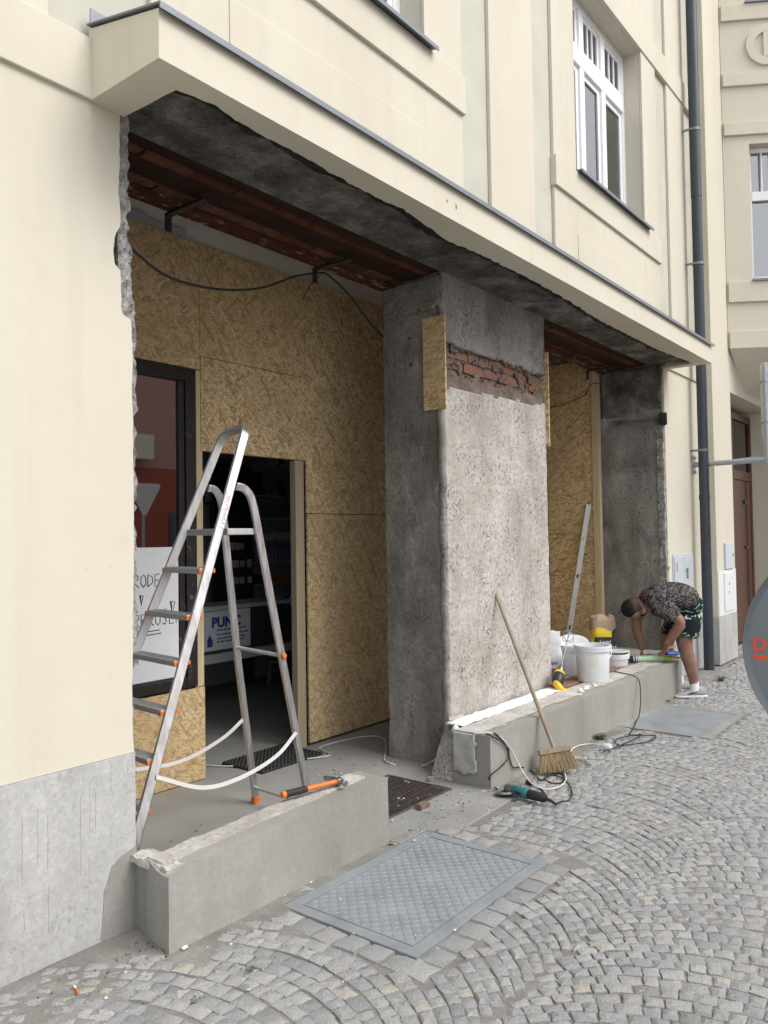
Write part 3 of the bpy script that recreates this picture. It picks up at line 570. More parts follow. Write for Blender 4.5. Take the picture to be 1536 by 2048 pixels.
# right jamb: bare masonry with a broken groove, then the plastered corner
def jamb(p, q):
    if p.x < 8.66:
        gq = math.exp(-((p.z-2.84-.02*noise.noise(p*6))/.035)**2)*(1 if p.y < 3.55 else 0); q.x += .06*gq
        if p.z > 2.9: q.x += .012*noise.noise(p*9)
        if p.y < 3.02 and p.z < 2.7: q.x += .012*fbm(p, 22, 3)
    return q
rough_box('jamb', 8.645, 9.3, YW+.012, 3.62, 0, 3.44, .04, .007, 'rough_concrete', H, jamb)
rough_box('broken_edge', 8.628, 8.70, YW+.006, YW+.075, 0, 2.72, .022, .014, 'broken_mortar', H, sc=16)
rg = [(8.676+.010*noise.noise(Vector((z*9, 2, 0)))+.007*noise.noise(Vector((z*34, 2, 0))), z) for z in np.linspace(0.0, 3.41, 130)]
MB().prism(rg+[(10.02, 3.41), (10.02, 0.0)], 'Y', YW, YW+.03).obj('plaster_skin', 'cream', H)
MB().prism([(x+.012, z) for x, z in rg if z < .6]+[(10.02, .6), (10.02, 0)], 'Y', YW-.007, YW-.0005).obj('plinth', 'plinth_concrete', H)
part(H, 'wall', 'broken_mortar', 9.3, 10.02, YW+.031, 4.3, 0, 3.6)
sheet('tar_coat', 2.92, 3.60, 2.5, 3.42, .02, lambda u, v: (8.637-.008*abs(fbm((0, u, v), 11))-(0 if abs(v-2.84) > .05 else -.04), u, v), lambda u, v: v-2.90+.10*fbm((3, u, v), 6)+.06*fbm((3, u, v), 17) > 0, 'sooty_concrete', H, .004)
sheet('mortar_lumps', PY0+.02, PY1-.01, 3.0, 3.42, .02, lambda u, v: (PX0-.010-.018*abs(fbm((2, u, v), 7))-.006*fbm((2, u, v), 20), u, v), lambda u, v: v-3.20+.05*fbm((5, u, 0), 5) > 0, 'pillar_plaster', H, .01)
for x, y, l in ((893, 397, .022), (911, 406, .04)):
    p = at(x, y, Y=LY-.001); MB().prism([(p.x, p.z), (p.x+.012, p.z-.01), (p.x+.016, p.z-l*.6), (p.x+.004, p.z-l)], 'Y', LY-.0012, LY-.0004).obj('chip', 'bare_undercoat', H)
m = MB(); m.lathe([(.0, -.05), (.058, -.05), (.066, -.03), (.07, .02), (.06, .03), (.045, .03), (.04, -.02), (0, -.02)], (8.66, YW+.0, 2.835), 18, (.35, -1, 0)); m.obj('pipe_stub', 'black_rubber', H, 0, 40)
# back wall of the recess above the boards, and the ceilings
part(H, 'wall', 'plaster_white', 1.90, 8.66, 4.30, 4.40, 3.60, 4.35); part(H, 'ceiling', 'plaster_white', 1.90, 8.66, 3.60, 4.40, 4.30, 4.36)
tp = MB().bar([at(x, y, Y=4.285)+Vector((0, -.012*abs(math.sin(i*1.3)), 0)) for i, (x, y) in enumerate([(240, 418), (262, 432), (285, 436), (300, 452), (315, 456), (345, 466), (370, 470)])], (0, 0, 1), .085, .004); tp.obj('loose_tape', 'tape_silver', H)
part(H, 'wall', 'broken_mortar', 8.67, 9.3, 3.63, 4.4, 0, 4.36); part(H, 'wall', 'broken_mortar', 1.84, 1.965, 3.5, 4.4, 3.43, 4.36)
# shop behind the boards
part(H, 'shop_wall', 'shop_wall', 1.8, 8.7, 6.90, 7.0, 0, 3.3); part(H, 'shop_wall', 'shop_wall', 1.75, 1.85, 4.31, 6.9, 0, 3.3); part(H, 'shop_wall', 'shop_wall', 8.66, 8.76, 4.31, 6.9, 0, 3.3); part(H, 'shop_ceiling', 'shop_wall', 1.8, 8.7, 4.29, 6.95, 3.3, 3.38)
part(H, 'wall', 'broken_mortar', -4, 1.75, 4.25, 4.4, 0, 3.6); part(H, 'roof', 'slate', -4, 10.02, YR+.55, 8, 9.9, 10.0)
# ================================================================== CORNER WING with oriel and street door
C = thing('corner_wing', 'cream corner wing with an oriel above a recessed brown street door', 'building', (11.5, 2.76, 0))
YC = 2.762
def cpart(name, mat, x0, x1, y0, y1, z0, z1, bevel=.004): return part(C, name, mat, x0, x1, y0, y1, z0, z1, bevel)
cpart('wall', 'cream', 9.985, 10.775, YC, YC+.6, .57, 10); cpart('plinth', 'plinth_concrete', 9.978, 10.782, YC-.008, YC+.6, 0, .568)
cpart('wall', 'cream', 10.776, 12.87, YC, YC+.6, 3.39, 10); cpart('wall', 'cream', 12.871, 16, YC, YC+.6, 0, 10)
D = MB(); yd = 3.02
D.box(11.2, 11.86, yd, yd+.06, 0.02, 3.30).box(12.78, 12.865, yd, yd+.06, .02, 3.30).box(11.861, 12.779, yd, yd+.06, 3.20, 3.30).box(11.861, 12.779, yd, yd+.06, 2.34, 2.47)
dr = D.obj('street_door', 'door_wood', C, .006)
MB().box(11.862, 12.778, yd+.03, yd+.036, 2.471, 3.199).obj('fanlight', 'shop_glass', dr)
MB().box(11.87, 12.40, yd+.012, yd+.055, .03, 2.335).obj('leaf', 'door_wood', dr, .006); MB().box(12.405, 12.57, yd+.02, yd+.03, .5, 2.335).obj('pane', 'shop_glass', dr); MB().box(12.575, 12.775, yd+.012, yd+.055, .03, 2.335).obj('leaf', 'door_wood', dr, .006)
MB().box(12.405, 12.57, yd+.012, yd+.055, .03, .495).obj('kick_panel', 'door_wood', dr, .004)
for z in (1.36, 2.02): MB().box(12.36, 12.45, yd-.02, yd+.011, z-.02, z+.03).obj('hinge', 'black_plastic', dr, .003)
cpart('shop_wall', 'dark_panel', 10.78, 12.87, 3.5, 3.55, 0, 3.4, 0)
A = Vector((10.74, YC-.006, 0)); dg = Vector((.53, -.85, 0)); ng = Vector((-.85, -.53, 0))
def og(s, z, o=0): p = A+dg*s+ng*o; return (p.x, p.y, z)
def opart(name, mat, s0, s1, z0, z1, o0, o1, par=C, bevel=.004):
    m = MB(); m.add([og(s, z, o) for s in (s0, s1) for o in (o0, o1) for z in (z0, z1)], [(0, 1, 3, 2), (4, 6, 7, 5), (0, 4, 5, 1), (2, 3, 7, 6), (0, 2, 6, 4), (1, 5, 7, 3)]); return m.obj(name, mat, par, bevel)
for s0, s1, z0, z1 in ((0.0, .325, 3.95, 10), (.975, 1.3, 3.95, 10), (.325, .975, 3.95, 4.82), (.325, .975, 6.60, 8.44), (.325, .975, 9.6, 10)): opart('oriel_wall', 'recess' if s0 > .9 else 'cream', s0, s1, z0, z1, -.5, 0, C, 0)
for z0, z1 in ((3.94, 4.163), (4.539, 4.805), (6.712, 6.878), (7.358, 7.524), (8.22, 8.43)): opart('string_course', 'cream', .012, 1.3, z0, z1, -.01, .035)
# carved ring between the bands
m = MB(); N = 32
R = []
for i in range(N+1):
    a = 2*math.pi*i/N; R.append([og(.585+r*math.cos(a), 7.88+r*math.sin(a), o) for r, o in ((.17, -.01), (.17, .03), (.27, .03), (.27, -.01))])
m.rings(R, cap=False); m.obj('ring_ornament', 'cream', C); opart('ring_bar', 'cream', .53, .62, 7.72, 8.05, -.01, .028)
m = MB(); m.add([og(0, 3.952, .03), og(1.3, 3.952, .03), (12.9, 1.64, 3.952), (13.6, YC, 3.952), (11.5, YC+.02, 3.50), (12.9, YC+.02, 3.46)], [(0, 1, 4), (1, 2, 5, 4), (2, 3, 5), (0, 3, 2, 1), (0, 4, 5, 3)]); m.obj('oriel_soffit', 'cream', C)
opart('oriel_wall', 'cream', 1.3, 1.31, 3.95, 10, -.5, .0, C, 0)
MB().box(11.43, 14, 1.64, 1.70, 3.95, 10).obj('oriel_wall', 'cream', C)
def owin(z0, z1, zt):
    m = opart('window', 'white_frame', .33, .385, z0, z1, -.20, -.13, C, .004)
    for s0, s1, a, b in ((.915, .97, z0, z1), (.386, .914, z1-.06, z1), (.386, .914, z0, z0+.06), (.386, .914, zt, zt+.12), (.62, .68, z0+.06, zt), (.505, .525, zt+.12, z1-.06), (.775, .795, zt+.12, z1-.06), (.63, .67, zt+.12, z1-.06)): opart('sash', 'white_frame', s0, s1, a, b, -.20, -.125, m, .004)
    opart('pane', 'glass', .36, .94, z0+.03, z1-.03, -.18, -.174, m, 0)
    opart('curtain', 'curtain', .37, .93, z0+.05, z1-.5, -.30, -.29, m, 0); opart('dark_backing', 'dark_panel', .34, .96, z0, z1, -.46, -.45, m, 0)  # near-black sheet painted dark in place of the unlit oriel room
    opart('window_sill', 'zinc_flashing', .31, .99, z0-.04, z0-.012, -.13, .06, C, .002)
owin(4.84, 6.595, 5.90); owin(8.47, 9.6, 9.2)
# ================================================================== pipe, boxes, sign arm
Pp = thing('downpipe', 'dark grey rainwater downpipe in the inside corner of the facade', 'downpipe', (9.60, 2.775, 0))
MB().tube([(9.60, 2.775, z) for z in (0.0, 3.9, 5.6)], .058, 20).obj('pipe', 'pipe_paint', Pp, 0, 40); MB().tube([(9.60, 2.775, z) for z in (5.55, 10)], .062, 20).obj('pipe', 'pipe_paint', Pp, 0, 40)
for z in (2.55, 4.75, 6.35):
    m = MB().lathe([(.058, -.015), (.066, -.015), (.066, .015), (.058, .015)], (9.60, 2.775, z), 20, cap=False); m.box(9.53, 9.545, 2.775, YW, z-.012, z+.012); m.obj('pipe_clip', 'zinc_flashing', Pp)
for z in (2.0,): MB().lathe([(.058, -.03), (.063, -.03), (.063, .03), (.058, .03)], (9.60, 2.775, z), 20, cap=False).obj('pipe_joint', 'pipe_paint', Pp, 0, 40)
K = thing('meter_cabinet', 'pale grey two-door electric cabinet with green and red sticker set in the wall', 'meter cabinet', (9.23, YW, .4))
part(K, 'frame', 'grey_cabinet', 8.80, 9.50, YW-.012, YW+.02, .40, 1.35, .003); part(K, 'door', 'grey_cabinet', 8.825, 9.145, YW-.02, YW-.0125, .43, 1.325, .003); part(K, 'door', 'grey_cabinet', 9.155, 9.475, YW-.02, YW-.0125, .43, 1.325, .003)
part(K, 'sticker', 'green_paint', 9.20, 9.29, YW-.0215, YW-.0205, 1.13, 1.19); part(K, 'sticker', 'card_red', 9.215, 9.29, YW-.0215, YW-.0205, 1.07, 1.125)
m = MB()
for i in range(5): m.box(8.86, 8.93, YW-.0208, YW-.0202, 1.255-.022*i, 1.262-.022*i)
m.obj('vent_slot', 'dark_panel', K)
K = thing('meter_box', 'small grey gas meter box on the pier beside the brown door', 'meter box', (10.47, YC, 1.13)); part(K, 'door', 'grey_cabinet', 10.285, 10.655, YC-.022, YC-.001, 1.135, 1.455, .003); part(K, 'lock', 'black_plastic', 10.60, 10.625, YC-.026, YC-.0225, 1.29, 1.32)
K = thing('meter_box', 'taller white painted meter box below the small grey one', 'meter box', (10.42, YC, .57)); part(K, 'surround', 'white_plastic', 9.995, 10.77, YC-.008, YC-.001, .575, 1.125); part(K, 'door', 'white_plastic', 10.22, 10.62, YC-.020, YC-.0085, .62, 1.09, .003)
m = MB(); m.box(10.40, 10.425, YC-.0215, YC-.0205, .93, .97); m.obj('lock', 'black_plastic', K); part(K, 'sticker', 'card_red', 10.40, 10.43, YC-.0215, YC-.0205, .83, .86)
S = thing('traffic_sign', 'cream sign seen from behind on a galvanised arm bolted to the facade', 'sign', (9.63, YW, 2.39))
m = MB().box(9.575, 9.69, YW-.012, YW-.0005, 2.285, 2.50)
for x in (9.595, 9.67):
    for z in (2.31, 2.475): m.lathe([(.0, 0), (.014, 0), (.014, .014), (0, .014)], (x, YW-.012, z), 6, (0, -1, 0))
m.obj('wall_plate', 'galvanised', S, .002)
MB().tube([(9.63, YW-.012, 2.39), (9.63, 2.06, 2.398)], .03, 16).obj('arm', 'galvanised', S, 0, 40); MB().tube([(9.63, 2.09, 2.36), (9.63, 2.09, 3.47)], .032, 16).obj('post', 'galvanised', S, 0, 40)
MB().tube([(9.63, YW-.012, 2.385), (9.63, 2.2, 2.43)], .012, 8).obj('brace', 'galvanised', S, 0, 40)
pz = []
for cx, cz, a0 in ((2.07, 3.37, 0), (1.78, 3.37, 0)): pass
rr = .05; Y0, Y1, Z0, Z1 = 1.55, 2.155, 2.62, 3.50
for cx, cz, a0 in ((Y1-rr, Z1-rr, 0), (Y0+rr, Z1-rr, 90), (Y0+rr, Z0+rr, 180), (Y1-rr, Z0+rr, 270)):
    for j in range(6): a = math.radians(a0+j*18); pz.append((cx+rr*math.cos(a), cz+rr*math.sin(a)))
MB().prism(pz, 'X', 9.672, 9.69).obj('panel', 'cream_plastic', S)
m = MB()
for z in (2.82, 3.28): m.tube([(9.63+.036*math.cos(a), 2.09+.036*math.sin(a), z) for a in [i*math.pi/8 for i in range(17)]], .006, 6); m.box(9.655, 9.673, 2.06, 2.15, z-.012, z+.012)
m.obj('clamp', 'steel', S)
# ================================================================== BOARDED SHOPFRONT in the recess
YO = 4.267
T = thing('partition', 'temporary OSB partition with a doorway and an old black-framed shop window', 'partition', (4.3, YO, 0))
def board(par, x0, x1, z0, z1, dy=0): return part(par, 'osb_panel', 'osb', x0+.0015, x1-.0015, YO-dy, YO+.018-dy, z0+.0015, z1-.0015, .0012)
board(T, 1.98, 3.444, 2.742, 3.615, .002); board(T, 3.446, 4.467, 2.84, 3.613); board(T, 3.446, 4.467, 2.196, 2.838, .003)
board(T, 4.469, 5.72, 1.788, 3.622, .001); board(T, 4.469, 5.72, .022, 1.786, .003); board(T, 1.98, 3.462, .008, .618, .006)
board(T, 5.722, 7.0, .02, 3.62); board(T, 7.002, 8.58, .02, 3.6)
part(T, 'door_post', 'pine_grey', 4.355, 4.447, YO+.006, YO+.066, 0, 2.194, .003); part(T, 'door_post', 'pine', 3.40, 3.464, YO+.004, YO+.05, .62, 2.74, .003)
part(T, 'door_head', 'pine_across', 3.466, 4.466, YO+.022, YO+.066, 2.2, 2.26, .002)
wf = MB(); wf.box(3.308, 3.392, YO-.022, YO+.05, .632, 2.738).box(1.98, 3.307, YO-.022, YO+.05, 2.648, 2.738).box(1.98, 3.307, YO-.022, YO+.05, .632, .70)
wf.box(3.262, 3.3075, YO-.006, YO+.04, .70, 2.648)
wf = wf.obj('window_frame', 'worn_black', T, .004)
MB().box(1.98, 3.262, YO+.012, YO+.018, .70, 2.648).obj('pane', 'shop_glass', wf)
N_ = thing('paper_notice', 'white paper notice with hand lettering taped in the black-framed window', 'notice', (2.8, YO, .72))
part(N_, 'sheet', 'paper', 2.1, 3.257, YO+.004, YO+.0055, .712, 1.553)
GL = {'P': [[(0, 0), (0, 1), (.55, .92), (.6, .65), (0, .5)]], 'R': [[(0, 0), (0, 1), (.55, .95), (.55, .6), (0, .5), (.62, 0)]], 'O': [[(.32, 0), (.05, .3), (.08, .8), (.35, 1), (.6, .75), (.6, .25), (.32, 0)]], 'D': [[(0, 0), (.02, 1), (.5, .8), (.58, .35), (0, 0)]],
      'E': [[(.5, 1), (0, .97), (0, 0), (.52, .02)], [(0, .5), (.42, .52)]], 'J': [[(.2, 1), (.6, 1)], [(.42, 1), (.42, .15), (.2, 0), (.02, .15)]], 'U': [[(0, 1), (.04, .2), (.3, 0), (.55, .2), (.56, 1)]], 'S': [[(.55, .9), (.25, 1), (.05, .75), (.5, .3), (.3, 0), (.0, .12)]],
      'N': [[(0, 0), (0, 1), (.55, 0), (.56, 1)]], 'v': [[(.12, 1.3), (.28, 1.12), (.46, 1.32)]], '!': [[(.15, 1.5), (.65, 1.45), (.36, .45), (.15, 1.5)], [(.28, 1.45), (.36, .5)], [(.36, .18), (.38, .12)]]}
def hand(txt, x, z, h, gap):
    L = []
    for ch in txt:
        if ch == ' ': x += gap; continue
        for c_ in ({'Ř': 'Rv', 'Š': 'Sv', 'Ě': 'Ev'}.get(ch, ch)): L += [[(x+a*h*.85, z+b*h) for a, b in l] for l in GL[c_]]
        x += gap
    return L
fz = lambda a, b: (a, YO+.003, b)
xo = at(284, 1145, Y=YO).x; xr = at(267, 1200, Y=YO).x
ls = hand('PRODEJ', xo-.118, 1.305, .078, .054)+hand('!', 2.955, 1.165, .06, .05)+hand('PŘERUŠEN', xr-.05, 1.06, .075, .053)+hand('!', 3.235-.055, 1.075, .085, .05)
ls += [[(2.72, 1.015), (3.11, 1.028)], [(2.74, .995), (3.12, 1.006)], [(2.90, .965), (2.97, .955), (2.945, .83), (2.90, .965)], [(2.945, .95), (2.945, .86)], [(2.80, .96), (2.86, .95), (2.83, .83), (2.80, .96)]]
o = strokes('lettering', ls, .0032, 'marker', N_, fz); o['kind'] = 'stuff'
R_ = thing('side_partition', 'OSB panel closing the side of the right bay with a pale timber post', 'partition', (8.58, 3.9, 0))
part(R_, 'osb_panel', 'osb_side', 8.575, 8.593, 3.70, 4.262, 1.61, 3.585, .001); part(R_, 'osb_panel', 'osb_side', 8.577, 8.593, 3.70, 4.262, .005, 1.607, .001)
part(R_, 'post', 'pine', 8.56, 8.63, 3.615, 3.698, 0, 3.46, .003)
o = part(None, 'osb_strip', 'osb_side', PX0-.030, PX0-.012, 3.022, 3.208, 2.478, 3.132, .001); tag(o, 'short OSB strip fixed on the dark left face of the pillar', 'board', 'OSB strips on the pillar')
o = part(None, 'osb_strip', 'osb_side', PX1+.002, PX1+.017, 3.015, 3.20, 2.34, 3.14, .001); tag(o, 'narrow OSB strip on the right edge of the pillar', 'board', 'OSB strips on the pillar')
# ================================================================== LOW WALLS
def s1(p, q):
    top = .302+.036*(p.x-1.923)/1.383
    if p.z > .29:
        q.z = top+.003*fbm(p, 12); c = max(0, 1-((p.x-1.96)/.10)**2-((p.y-2.66)/.10)**2); q.z -= .02*c
    else: q.z = p.z*top/.30
    if p.x < 1.93: q.x += .062*(p.y-2.595)/.31
    return q
A1 = thing('low_wall', 'freshly rendered grey stub wall in front of the ladder, hammer lying on it', 'low wall', (2.6, 2.6, 0), 'rendered stub walls')
rough_box('body', 1.923, 3.306, 2.595, 2.80, -.03, .30, .035, .0016, 'fresh_mortar', A1, s1, sc=9)
rough_box('return', 1.9235, 2.01, 2.795, 2.925, -.03, .296, .035, .0016, 'fresh_mortar', A1, lambda p, q: q+Vector((.062*(p.y-2.595)/.31, 0, 0)) if p.x < 1.93 else q)
def tp_(p, q):
    top = .302+.036*(p.x-1.923)/1.383; q.y += .012*fbm((p.x, 0, 3), 9); q.x += .02*fbm((0, p.y, 1), 9) if p.x < 2 or p.x > 3.15 else 0
    q.z = top-.01+(p.z > .29)*(.018+.004*fbm(p, 15)+.003*fbm(p, 45)); return q
rough_box('rough_top', 1.975, 3.235, 2.695, 2.797, .28, .30, .02, 0, 'rough_top_mortar', A1, tp_, sm=22)
def crum(p, q): q.z = p.z+.009*fbm(p, 26); q.y += .018*fbm((p.x*1.7, 0, p.y), 14); return q
rough_box('crumbled_corner', 1.955, 2.06, 2.65, 2.90, .268, .300, .010, .010, 'rough_top_mortar', A1, crum, sc=16, sm=18)
A2 = thing('low_wall', 'long rendered grey stub wall carrying white buckets and the broom leaning on it', 'low wall', (6.2, 2.6, 0), 'rendered stub walls')
def s2(p, q):
    if p.z > .32: q.z = .336+.003*fbm(p, 12)
    if p.x < 4.36 and p.y > 2.7: q.x += .01*fbm(p, 12)
    return q
rough_box('body', 4.351, 8.06, 2.595, 2.868, -.03, .334, .045, .0018, 'fresh_mortar', A2, s2, sc=9)
sheet('dusty_top', 4.36, 8.05, 2.60, 2.866, .02, lambda u, v: (u, v, .3395+.003*fbm((u, v, 0), 12)+.0015*fbm((u, v, 3), 60)), lambda u, v: v > 2.685+.03*fbm((u, 0, 0), 4), 'rough_top_mortar', A2)
sheet('old_plaster', 2.69, 2.866, .06, .335, .012, lambda u, v: (4.343-.006*fbm((1, u, v), 14), u, v), lambda u, v: min(u-2.70, v-.08)+.03*fbm((2, u, v), 11) > 0, 'plinth_concrete', A2, .01)
struct(rough_box('raised_floor', 6.125, 8.645, 2.872, 3.62, 0, .326, .08, .004, 'floor_screed'))
F_ = MB(); rf_ = random.Random(4); R = []; xs = np.linspace(4.47, 5.98, 90)
for x in xs:
    t = (x-4.47)/1.51; wv = .008*fbm((x, 0, 0), 12)+.007*fbm((x, 4, 0), 34); h = .010+.018*abs(fbm((x, 9, 0), 9))+.6*wv; y0 = 2.868+.018*fbm((x, 2, 0), 9); e = 1 if 0 < t < 1 else .6
    R.append([(x, y0, .335), (x, y0-.006, .335+h*.45*e), (x, y0+.022, .335+h*.9*e), (x, y0+.06, .335+h*e), (x, 3.0, .335+h*1.2*e+wv*.5), (x, 3.06, .33)])
F_.rings(R); F_.lathe([(.0, 0), (.028, .005), (.035, .04), (.03, .075), (.0, .09)], (4.475, 2.93, .255), 10); F_.lathe([(.0, 0), (.02, .004), (.024, .03), (.0, .055)], (4.47, 2.94, .205), 8)
for i in range(9):
    x = 5.96+.042*i; r = .024-.0012*i; F_.lathe([(.0, 0), (r, .006), (r*.9, r*.9), (.0, r*1.15)], (x+rf_.uniform(-.01, .01), 2.735+rf_.uniform(-.03, .03), .338), 9, (rf_.uniform(-.2, .2), rf_.uniform(-.2, .2), 1.4))
o = F_.obj('expanding_foam', 'foam', None, 0, 70); sd = o.modifiers.new('sub', 'SUBSURF'); sd.levels = sd.render_levels = 1; tag(o, 'white bead of expanding foam between the pillar and the stub wall', 'foam')
# ================================================================== LADDER
Lr = thing('stepladder', 'tall aluminium stepladder with orange end caps standing in the recess', 'stepladder', (2.65, 3.35, 0))
nb, nt_, fb, ft = Vector((1.985, 3.05, 0)), Vector((2.897, 3.235, 2.13)), Vector((2.01, 3.68, 0)), Vector((2.985, 3.545, 2.12))
Wd = (ft-nt_).normalized(); rd = (nt_-nb).normalized(); U_ = (rd-Wd*rd.dot(Wd)).normalized(); Nn = Wd.cross(U_)
rc = .085; top = [nt_+Wd*(rc-rc*math.cos(a))+U_*rc*math.sin(a) for a in np.linspace(0, math.pi/2, 8)]; top2 = [ft-Wd*(rc-rc*math.cos(a))+U_*rc*math.sin(a) for a in np.linspace(math.pi/2, 0, 8)]
MB().bar([nb, nb.lerp(nt_, .5)]+top+top2+[fb.lerp(ft, .5), fb], Nn, .047, .022).obj('rail', 'aluminium', Lr, .004, 40)
def rail(a, b, z): return a.lerp(b, z/b.z)
for z in (.17, .375, .585, .79, 1.005, 1.216, 1.44):
    p, q = rail(nb, nt_, z), rail(fb, ft, z); ax = (q-p).normalized(); dx = Vector((ax.y, -ax.x, 0)).normalized()
    s = MB().obox((p+q)/2+dx*.004, ax*((q-p).length-.03), dx*.078, (0, 0, .027)); s = s.obj('step', 'dull_aluminium', Lr, .003)
    m = MB()
    for i in range(5): m.obox((p+q)/2+dx*(-.024+.014*i), ax*((q-p).length-.05), dx*.005, (0, 0, .031))
    m.obj('tread_rib', 'dull_aluminium', s)['kind'] = 'stuff'
    for c in (p+ax*.018, q-ax*.018): MB().obox(c+dx*.004-Vector((0, 0, .001)), ax*.018, dx*.092, (0, 0, .022)).obj('end_cap', 'orange_plastic', s, .003)
MB().obox((2.87, 3.40, 1.638), (.20, .01, 0), (.012, .37, 0), (0, 0, .034)).obj('platform', 'dull_aluminium', Lr, .004)
ln = spline([(2.835, 3.225, 1.88), (2.885, 3.225, 1.872), (2.93, 3.22, 1.835), (2.955, 3.215, 1.76), (2.975, 3.21, 1.66)], 6)+[Vector((3.13, 3.17, .85)), Vector((3.292, 3.135, .03))]
lf_ = spline([(2.925, 3.56, 1.89), (2.97, 3.56, 1.882), (3.01, 3.565, 1.845), (3.035, 3.567, 1.77), (3.05, 3.57, 1.67)], 6)+[Vector((3.17, 3.595, .85)), Vector((3.318, 3.62, .03))]
for l in (ln, lf_):
    q = MB().bar(l, (1, -.1, .2), .042, .022).obj('rear_leg', 'aluminium', Lr, .005, 40)
    MB().box(l[-1].x-.026, l[-1].x+.026, l[-1].y-.017, l[-1].y+.017, 0, .045).obj('foot', 'orange_plastic', q, .004)
for p in (nb, fb): MB().box(p.x-.03, p.x+.03, p.y-.017, p.y+.017, 0, .045).obj('foot', 'orange_plastic', Lr, .004)
MB().tube([(3.115, 3.175, .95), (3.158, 3.59, .96)], .011, 10).obj('crossbar', 'dull_aluminium', Lr, 0, 40); MB().tube([(3.283, 3.138, .10), (3.31, 3.618, .10)], .011, 10).obj('crossbar', 'dull_aluminium', Lr, 0, 40)
MB().lathe([(0, 0), (.018, 0), (.016, .012), (0, .014)], (3.112, 3.162, .95), 14, (.2, -1, 0)).obj('button', 'orange_plastic', Lr, 0, 40)
MB().bar(spline([(3.19, 3.145, .52), (3.02, 3.13, .43), (2.75, 3.11, .385), (2.5, 3.10, .40), (2.215, 3.075, .525)], 8), (0, .35, 1), .020, .002).obj('strap', 'webbing', Lr)
MB().bar(spline([(3.235, 3.60, .545), (3.05, 3.62, .44), (2.75, 3.65, .37), (2.3, 3.67, .42)], 8), (0, .35, 1), .020, .002).obj('strap', 'webbing', Lr)
a_, b_ = rail(nb, nt_, 1.66)+Vector((0, -.0125, 0)), rail(nb, nt_, 1.85)+Vector((0, -.0125, 0)); st_ = MB().bar([a_, b_], Nn, .034, .001).obj('sticker', 'paper', Lr)
rr_ = random.Random(2); m = MB()
for i in range(14):
    c = a_.lerp(b_, .12+.055*i)+Vector((0, -.001, 0))+Nn*rr_.uniform(-.006, .006); m.obox(c, Nn*rr_.uniform(.006, .016), (b_-a_)*.018, (0, .0004, 0))
m.obj('print', 'card_red', st_)['kind'] = 'stuff'
# ================================================================== TOOLS on the walls and the ground
Hm = thing('hammer', 'claw hammer with orange and black handle lying on the short stub wall', 'hammer', (2.9, 2.75, .37))
h0, h1 = Vector((2.725, 2.775, .368)), Vector((3.045, 2.705, .366)); hd = (h1-h0).normalized(); hn = Vector((-hd.y, hd.x, 0))
MB().tube([h0+hd*t for t in (0, .012, .05, .09, .13)], [.013, .018, .0165, .018, .0155], 12).obj('grip', 'black_rubber', Hm, 0, 50)
MB().tube([h0-hd*.012, h0+hd*.006], [.015, .019], 12).obj('grip_end', 'orange_plastic', Hm, 0, 50); MB().tube([h0+hd*.128, h0+hd*.2, h0+hd*.31], [.014, .0125, .012], 12).obj('shaft', 'orange_plastic', Hm, 0, 50)
m = MB(); m.tube([h1-hn*.055, h1-hn*.047, h1-hn*.035, h1-hn*.012, h1+hn*.012], [.0165, .0165, .013, .013, .016], 12); m.obox(h1+hn*.0, hd*.034, hn*.032, (0, 0, .03))
m.bar([h1+hn*.01, h1+hn*.04-hd*.004, h1+hn*.07-hd*.014, h1+hn*.092-hd*.03], (0, 0, 1), .022, .013); m.obj('head', 'steel', Hm, .002, 40)
Br = thing('broom', 'straw broom with wooden handle leaning on the long stub wall, bristles down', 'broom', at(1110, 1530, Z=0))
B0 = at(1108, 1497, Z=.155); S0 = at(1082, 1428, Y=2.575); bd = (S0-B0).normalized(); B1 = B0+bd*1.32
MB().tube([B0-bd*.02, B0.lerp(B1, .5), B1], [.0145, .0135, .0125], 12).obj('handle', 'broom_wood', Br, 0, 50)
bx_ = Vector((.617, -.787, 0)); bx_ = (bx_+Vector((0, 0, .16))).normalized(); by_ = Vector((.787, .617, -.35)).normalized(); bz_ = bx_.cross(by_)
if bz_.z < 0: bz_ = -bz_
MB().obox(B0-bz_*.012, bx_*.215, by_*.065, bz_*.035).obj('block', 'broom_wood', Br, .004)
rb = random.Random(8); m = MB()
for i in range(420):
    u, v = rb.uniform(-.098, .098), rb.uniform(-.026, .026); p = B0-bz_*.028+bx_*u+by_*v
    q = p-bz_*rb.uniform(.105, .128)+bx_*(u*.38+rb.uniform(-.022, .022))+by_*(v*.5+rb.uniform(-.016, .016)-.012); mid = p.lerp(q, .5)+bx_*rb.uniform(-.006, .006)
    m.tube([p, mid, q], [.0018, .0019, .0011], 3, False)
m.obj('bristles', 'bristle', Br)['kind'] = 'stuff'
